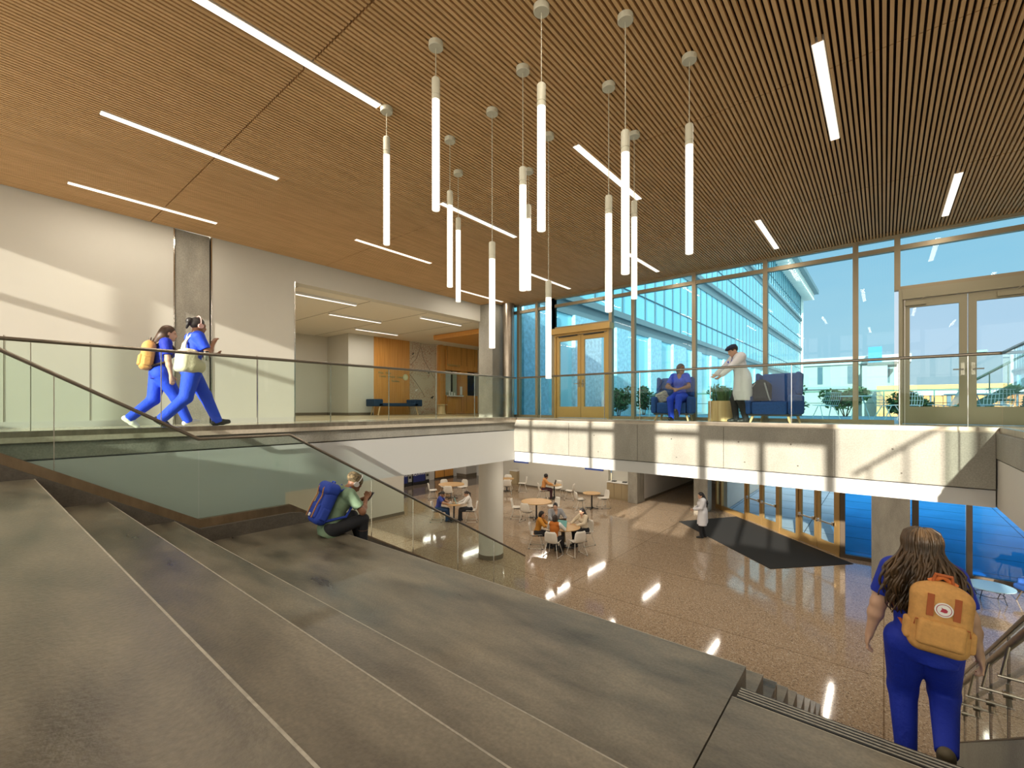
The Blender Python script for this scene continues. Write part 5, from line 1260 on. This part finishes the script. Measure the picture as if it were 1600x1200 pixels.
for x0, x1 in ((-.02, .12), (.12, -.1)): MB().tube([Vector(JA['TC'](x0, -.15, 1.14)), Vector(JA['TC'](x0*.6 + .03, -.145, 1.28)), Vector(JA['TC'](x1, -.06, 1.475)), Vector(JA['TC'](x1, .10, 1.36)), Vector(JA['TC'](x1*.8 + .05, .15, 1.14))], .020, 6).build('strap', M_TOTE, t, smooth='auto')
t = thing('travel_mug', 'small steel travel mug in the bag side of the nearer walker', 'mug', tuple(JA['root'].location), JA['root'].rotation_euler.z)
MB().lathe([(.03, 0), (.034, .01), (.036, .12), (.03, .125)], tuple(JA['TC'](.27, .09, 1.06)), 16).build('cup', M_CHROME, t, smooth='auto'); MB().lathe([(.034, .125), (.034, .14)], tuple(JA['TC'](.27, .09, 1.06)), 16).build('lid', M_BLACK, t)
JB = person('woman in blue scrubs with long brown hair and tan backpack, rear of the two walkers', (-8.85, 1.98, UF), R(-2), 1.66, True, 'light', (0, 0, .90), 8, -5, (6, -5),
            wr=[(-.26, .20, .84), (.24, .10, .80)], an=[(-.08, -.36, .17), (.08, .36, .10)], toe=[(0, -38), (0, 10)], top=('short', M_SCRUBD), pants=M_SCRUB, loose=.035, shoes=M_SHOEW, hair=('long', M_HBRN))
M_TAN = mat('tan_canvas', (0.58, 0.30, 0.09), 0.8, noise=(30, .12, (1, 1, 1)), bump=(200, .2))
backpack('tan canvas backpack on the walker with long hair', JB, M_TAN, (.16, .085, .22), -.195, 1.17)
# --- the student with headphones on the platform
JS = person('student in a sage shirt sitting on the concrete platform edge, looking at a phone', (-5.98, 3.25, P0), R(-8), 1.80, False, 'brown', (0, 0, .105), 26, 0, (38, 0),
            wr=[(-.06, .50, .40), (.07, .47, .40)], elp=[(-.8, -.3, -1), (.9, -.2, -1)], an=[(-.17, .50, -.235), (.13, .40, -.235)], knp=[(-.25, .6, 1), (.15, .6, 1)], top=('short', M_SAGE), pants=M_BLKC, loose=.012, shoes=M_SHOEB, hair=(None, None), h=.009, palm=[(.6, .2, .8), (-.6, .2, .8)], curl=50)
M_WRAP = mat('head_wrap', (0.12, 0.088, 0.042), 0.85, noise=(34, 1.0, (1, 1, 1)))
sdf_obj('head_wrap', [dict(prims=[('e', JS['HD'](0, -.03, .055), (.092, .115, .085), JS['RH']), ('e', JS['HD'](0, -.095, .05), (.075, .06, .065), JS['RH'])], k=.03, cuts=[(JS['HD'](0, .075, .03), JS['RH'] @ V3(0, .75, -.65))])], .009, M_WRAP, JS['root'], JS['M'])
headphones('silver headphones on the seated student', JS)
M_RBLUE = mat('bag_blue', (0.015, 0.05, 0.36), 0.75, bump=(200, .2)); M_LEATH = mat('tan_leather', (0.42, 0.19, 0.06), 0.6)
t, B, RB = backpack('bright blue backpack with tan strap trims on the seated student', JS, M_RBLUE, (.155, .085, .245), -.20, 1.18, straps=M_RBLUE, h=.009)
for sx in (-1, 1):
    MB().tube([Vector(B(sx*.085, y, z))*JS['s'] for y, z in ((-.02, .28), (-.10, .25), (-.128, .18), (-.105, .09), (-.118, -.02), (-.118, -.2))], .010, 6).build('trim_strap', M_LEATH, t)
MB().obox(Vector(B(0, -.122, -.17))*JS['s'], Vector(RB @ V3(.022, 0, 0)), Vector(RB @ V3(0, .006, 0)), Vector(RB @ V3(0, 0, .022))).build('logo_patch', M_WHITE, t)
sdf_obj('top_flap', [dict(prims=[('b', B(0, -.02, .2), (.172, .105, .085), .07, RB)])], .009, M_RBLUE, t, JS['M'])
def held_phone(label, J, pos, rx=30, col=M_BLACK):
    root = J['root']; t = thing('phone', label, 'phone', tuple(root.location), root.rotation_euler.z); s = J['s']; Q = rotm(rx, 0, 0)
    MB().obox(Vector(pos)*s, Vector(Q @ V3(.036, 0, 0)), Vector(Q @ V3(0, .004, 0)), Vector(Q @ V3(0, 0, .075))).build('case', col, t, bevel=.003)
    MB().obox(Vector(V3(*pos) + Q @ V3(0, -.0048, 0))*s, Vector(Q @ V3(.033, 0, 0)), Vector(Q @ V3(0, .0006, 0)), Vector(Q @ V3(0, 0, .071))).build('screen', mat('phone_screen', (0.02, 0.025, 0.03), .1), t)
held_phone('phone held by the seated student', JS, (JS['wr'][0] + JS['wr'][1])/2 + V3(0, .085, .03), -40, M_HOOD)
# --- the woman going down the stair
M_HWAVE = mat('hair_wavy_brown', (0.070, 0.040, 0.018), .45, noise=(9, .9, (1, 1, .3)))
JW = person('woman in royal blue scrubs with long wavy hair walking down the stair, seen from behind', (0.205, 4.18, P0 - RIS*4), R(2), 1.64, True, 'light', (0, -.02, .905), 4, 3, (8, -4),
            wr=[(-.33, .03, .70), (.33, .08, .70)], elp=[(-.6, -1, 0), (.6, -1, 0)], an=[(-.09, .0, .085), (.10, -.20, .30)], toe=[(-4, 0), (6, -42)], top=('short', M_SCRUBD), pants=M_SCRUBD, loose=.024, shoes=M_SHOET, hair=('short', M_HWAVE), h=.008, curl=42, fat=1.13)
t, B, RB = backpack('square tan backpack with a round white badge on the woman going down the stair', JW, M_TAN, (.155, .085, .215), -.245, 1.175, xoff=.05, tilt=5, straps=mat('rust_webbing', (0.42, 0.10, 0.02), .7), h=.008)
M_WEB = mat('rust_strap', (0.36, 0.085, 0.02), .7)
for sx in (-1, 1): MB().bar(Vector(B(sx*.065, -.088, .16))*JW['s'], Vector(B(sx*.065, -.092, .02))*JW['s'], .032, .008, tuple(RB @ V3(0, 1, 0))).build('badge_strap', M_WEB, t)
MB().tube([Vector(B(sx*.07, .01, .22 + abs(.07 - abs(sx*.07))*.6))*JW['s'] for sx in (-1, -.6, 0, .6, 1)], .014, 8).build('carry_loop', mat('orange_webbing', (0.62, 0.16, 0.03), .7), t)
bdg = MB().tube([Vector(B(0, -.085, .075))*JW['s'], Vector(B(0, -.098, .075))*JW['s']], .044, 28).build('badge_disc', M_WHITE, t)
M_RED = mat('badge_red', (0.40, 0.03, 0.06), .6)
fx = MB(); fx.tube([Vector(B(.036*math.cos(a*math.pi/14), -.0985, .075 + .036*math.sin(a*math.pi/14)))*JW['s'] for a in range(28)], .0018, 5, True)
fx.add([Vector(B(x, -.0995, .075 + z))*JW['s'] for x, z in ((-.018, -.012), (-.010, .006), (-.014, .016), (-.004, .010), (.008, .010), (.018, .002), (.016, -.012), (.004, -.016))], [(0, 1, 2, 3, 4, 5, 6, 7)]); fx.build('badge_emblem', M_RED, bdg)
for zz in (.29*.5,): pass
MB().tube([Vector(B(x, -.087, z))*JW['s'] for x, z in ((-.135, -.06), (-.13, -.02), (.13, -.02), (.135, -.06))], .004, 5).build('zip_line', M_WEB, t)
# long wavy hair as many strands
r = random.Random(11); st = MB(); sW = JW['s']
for k in range(420):
    a = r.uniform(-2.5, 2.5); el_ = r.uniform(.15, 1.45)
    dx, dy, dz = math.sin(a)*math.cos(el_), -math.cos(a)*math.cos(el_), math.sin(el_)
    p = JW['HD'](.086*dx, -.02 + .106*dy, .04 + .098*dz)
    if dy > .35: continue
    side = math.sin(a); L_ = r.uniform(.26, .47); pts = []; rad = []
    ph = r.uniform(0, 6.28); fq = r.uniform(22, 32); am = r.uniform(.013, .026)
    gr = r.uniform(1.02, 1.30)
    for j in range(5):                                   # over the head
        e_ = el_ + (-.25 - el_)*j/4
        dx, dy, dz = math.sin(a)*math.cos(e_), -math.cos(a)*math.cos(e_), math.sin(e_)
        g2 = 1 + (gr - 1)*min(1, j/2)
        pts.append(Vector(JW['HD'](.088*dx*g2, -.02 + .108*dy*g2, .04 + .100*dz*g2))*sW); rad.append(.0085 if j else .006)
    p = np.array(pts[-1])/sW
    tx = side*r.uniform(.06, .19) + r.uniform(-.05, .05); ty = -.125 - .03*math.cos(a) + r.uniform(-.03, .03)
    c13 = JW['TC'](0, 0, 1.3)
    for j in range(1, 12):                               # hanging in waves
        u = j/11; drop = L_*u; w_ = min(1, u*1.7); w_ = w_*w_*(3 - 2*w_)
        x = p[0]*(1 - w_) + (c13[0] + tx)*w_; y = p[1]*(1 - w_) + (c13[1] + ty)*w_
        pts.append(Vector((x + am*w_*math.sin(fq*drop + ph), y + am*w_*math.cos(fq*drop*.9 + ph), p[2] - drop))*sW); rad.append(.0085*r.uniform(.85, 1.15) if j < 10 else .004)
    st.tube(pts, rad, 5)
st.build('wavy_hair', M_HWAVE, JW['root'], smooth=True)
# --- nurse in the armchair and the person in the white coat
JN = person('nurse in blue scrubs with grey hair smiling in the bright blue armchair', (-3.72, 10.72, UF), R(188), 1.70, True, 'brown', (0, -.02, .575), -6, 0, (2, 48),
            wr=[(-.06, .24, .74), (.10, .22, .75)], elp=[(-1, -.4, -.6), (1, -.4, -.6)], an=[(-.06, .56, .16), (.10, .40, .09)], knp=[(0, .7, 1), (.1, .7, 1)], toe=[(0, 55), (0, 5)], top=('short', M_SCRUB), pants=M_SCRUB, loose=.02, shoes=M_SHOEB, hair=('bob', M_HGRY), palm=[(.5, 0, -.8), (-.5, 0, -.8)])
JC = person('person in a long white coat and dark cap bending toward the seated nurse', (-2.32, 10.55, UF), R(126), 1.70, False, 'light', (0, 0, .915), 14, 0, (22, 0),
            wr=[(-.12, .50, .98), (.10, .52, 1.02)], elp=[(-.8, -.4, -1), (.8, -.4, -1)], an=[(-.09, -.02, .085), (.09, .10, .085)], top=('short', M_SCRUB), pants=M_BLKC, shoes=M_SHOEB, hair=('short', M_HDKB), coat=M_COATW, palm=[(.6, .2, .6), (-.6, .2, .6)])
sdf_obj('cap', [dict(prims=[('e', JC['HD'](0, .0, .085), (.095, .118, .055), JC['RH']), ('c', JC['HD'](-.04, .10, .075), JC['HD'](.04, .10, .075), .022, .022)], k=.03)], .01, mat('dark_cap', (0.012, 0.018, 0.05), .8), JC['root'], JC['M'])
t = thing('backpack', 'black backpack standing on the seat of the second armchair', 'backpack', (-1.98, 10.62, UF + .44), R(172))
sdf_obj('main_bag', [dict(prims=[('b', (0, 0, .2), (.19, .1, .19), .08, None), ('e', (0, 0, .3), (.16, .09, .16), None)], k=.05)], .013, M_BLKC, t)
for s_ in (-1, 1): MB().tube([(s_*.09, .09, .38), (s_*.14, .16, .28), (s_*.19, .15, .08), (s_*.2, .1, .02)], .014, 6).build('shoulder_strap', M_HOOD, t, smooth='auto')
t = thing('handbag', 'small grey and white bag leaning beside the seated nurse', 'bag', (-4.12, 10.72, UF + .43), R(205))
sdf_obj('bag_body', [dict(prims=[('b', (0, 0, .13), (.14, .05, .13), .04, rotm(0, 25, 0))])], .011, mat('grey_white_bag', (0.45, 0.42, 0.38), .8, noise=(14, .7, (1, 1, 4))), t); MB().tube([(-.05, 0, .25), (.0, .02, .33), (.1, 0, .27)], .008, 6).build('handle', M_BLKC, t)
# --- woman in the white coat on the lobby floor
JL = person('woman in a white coat with long dark hair standing on the black mat', (-5.16, 17.33, 0), R(118), 1.68, True, 'light', (0, 0, .93), 2, 0, (14, 10),
            wr=[(-.10, .30, 1.06), (.16, .28, 1.02)], elp=[(-.8, -.5, -1), (.8, -.5, -1)], an=[(-.08, .06, .085), (.08, -.08, .085)], top=('short', M_BLKC), pants=M_BLKC, shoes=M_SHOEB, hair=('long', M_HBLK), coat=M_COATW, palm=[(.5, .2, .7), (-.5, .2, .7)], h=.012)
held_phone('phone held by the woman in the white coat', JL, JL['wr'][0] + V3(.04, .08, .03), -35)
# --- seated groups in the lobby
def seated(label, c, face, H=1.68, female=True, skin='light', lean=12, head=(14, 0), wr=None, hair=('long', M_HBLK), top=('long', M_WHTC), pants=M_BLKC, shoes=M_SHOEB, fwd=.04, coat=None, an=None, turn=0):
    rz = math.atan2(-(face[0] - c[0]), face[1] - c[1]) + R(turn); d = Vector((-math.sin(rz), math.cos(rz), 0))*fwd
    return person(label, (c[0] + d.x, c[1] + d.y, 0), rz, H, female, skin, (0, -.06, .56), lean, 0, head, wr=wr or [(-.16, .40, .775), (.16, .42, .775)], elp=[(-1, -.3, -.4), (1, -.3, -.4)], an=an or [(-.10, .40, .085), (.10, .34, .085)], knp=[(-.05, .7, 1), (.05, .7, 1)], top=top, pants=pants, shoes=shoes, hair=hair, palm=[(0, 0, -1), (0, 0, -1)], h=.0125, coat=coat)
J1 = seated('woman in a mustard knit seated at the left of the table of four', c_left, TM, 1.62, True, 'tan', 12, (12, -20), top=('long', M_MUST), hair=('bob', M_HBLK), fwd=.1)
J2 = seated('woman in a rust vest over white sleeves seated with her back to us', c_front, TM, 1.66, True, 'tan', 12, (10, 10), top=('vest', M_RUST), coat=M_WHTC, hair=('bob', M_HDKB), fwd=.1)
J3 = seated('man in a grey hoodie seated at the far side of the table of four', c_man, TM, 1.78, False, 'light', 8, (8, -25), top=('long', M_HOOD), hair=('short', M_HBLK), pants=mat('khaki', (0.32, 0.24, 0.13), .8), shoes=M_SHOEW, fwd=.04, an=[(-.16, .42, .085), (.16, .36, .085)])
J4 = seated('woman in a cream jacket seated at the right of the table of four', c_right, TM, 1.66, True, 'light', 10, (8, 10), top=('long', M_CREAM), hair=('long', M_HBLK), fwd=.08)
J5 = seated('woman in a blue tee seated at the left of the small table', c_s1, TS, 1.66, True, 'tan', 14, (24, 0), top=('short', M_BLUT), pants=M_DENIM, hair=('pony', M_HBLK), fwd=.10)
J6 = seated('woman in a white top with a ponytail seated at the right of the small table', c_s2, TS, 1.66, True, 'light', 10, (20, 0), top=('long', M_WHTC), hair=('pony', M_HDKB), fwd=.12)
J7 = seated('person in an orange shirt working alone at a laptop near the back wall', c_op, TO, 1.66, True, 'tan', 10, (16, 0), top=('long', M_ORNG), pants=M_PLUM, hair=('afro', M_HBLK), fwd=.10)

def laptop(label, x_, y_, z, rz, lidm, w=.33):
    t = thing('laptop', label, 'laptop', (x_, y_, z), rz)
    MB().box((-w/2, -.11, 0), (w/2, .11, .016)).build('keyboard_base', M_VGRY, t, bevel=.004)
    MB().obox((0, .145, .118), (w/2, 0, 0), (0, .035, .11), (0, -.004, .0013)).build('screen_lid', lidm, t)
    return t
def toward(c, T_, k): return c[0] + (T_[0] - c[0])*k, c[1] + (T_[1] - c[1])*k
def rz_of(c, T_): return math.atan2(-(T_[0] - c[0]), T_[1] - c[1])
M_TEAL = mat('teal_lid', (0.20, 0.48, 0.46), .4); M_BRNL = mat('brown_lid', (0.06, 0.032, 0.022), .4)
laptop('teal laptop open in front of the woman in the rust vest', *toward(c_front, TM, .72), .742, rz_of(c_front, TM), M_TEAL)
laptop('dark brown laptop open in front of the man in the grey hoodie', *toward(c_man, TM, .62), .742, rz_of(c_man, TM), M_BRNL)
laptop('teal tablet laptop in front of the woman in the white top', *toward(c_s2, TS, .72), .742, rz_of(c_s2, TS), M_TEAL, .24)
laptop('black laptop on the table of the person in orange', *toward(c_op, TO, .86), .742, rz_of(c_op, TO), M_BLACK)
laptop('small dark tablet in front of the woman in the blue tee', *toward(c_s1, TS, .78), .742, rz_of(c_s1, TS), M_BLACK, .2)
t = thing('paper_cup', 'small white paper cup on the small table between the two women', 'cup', (TS[0] - .06, TS[1] - .14, .741))
MB().lathe([(.028, 0), (.038, .10)], (0, 0, 0), 16).build('cup', M_WHTC, t, smooth='auto'); MB().lathe([(.04, .10), (.038, .112)], (0, 0, 0), 16).build('lid', M_WHITE, t)
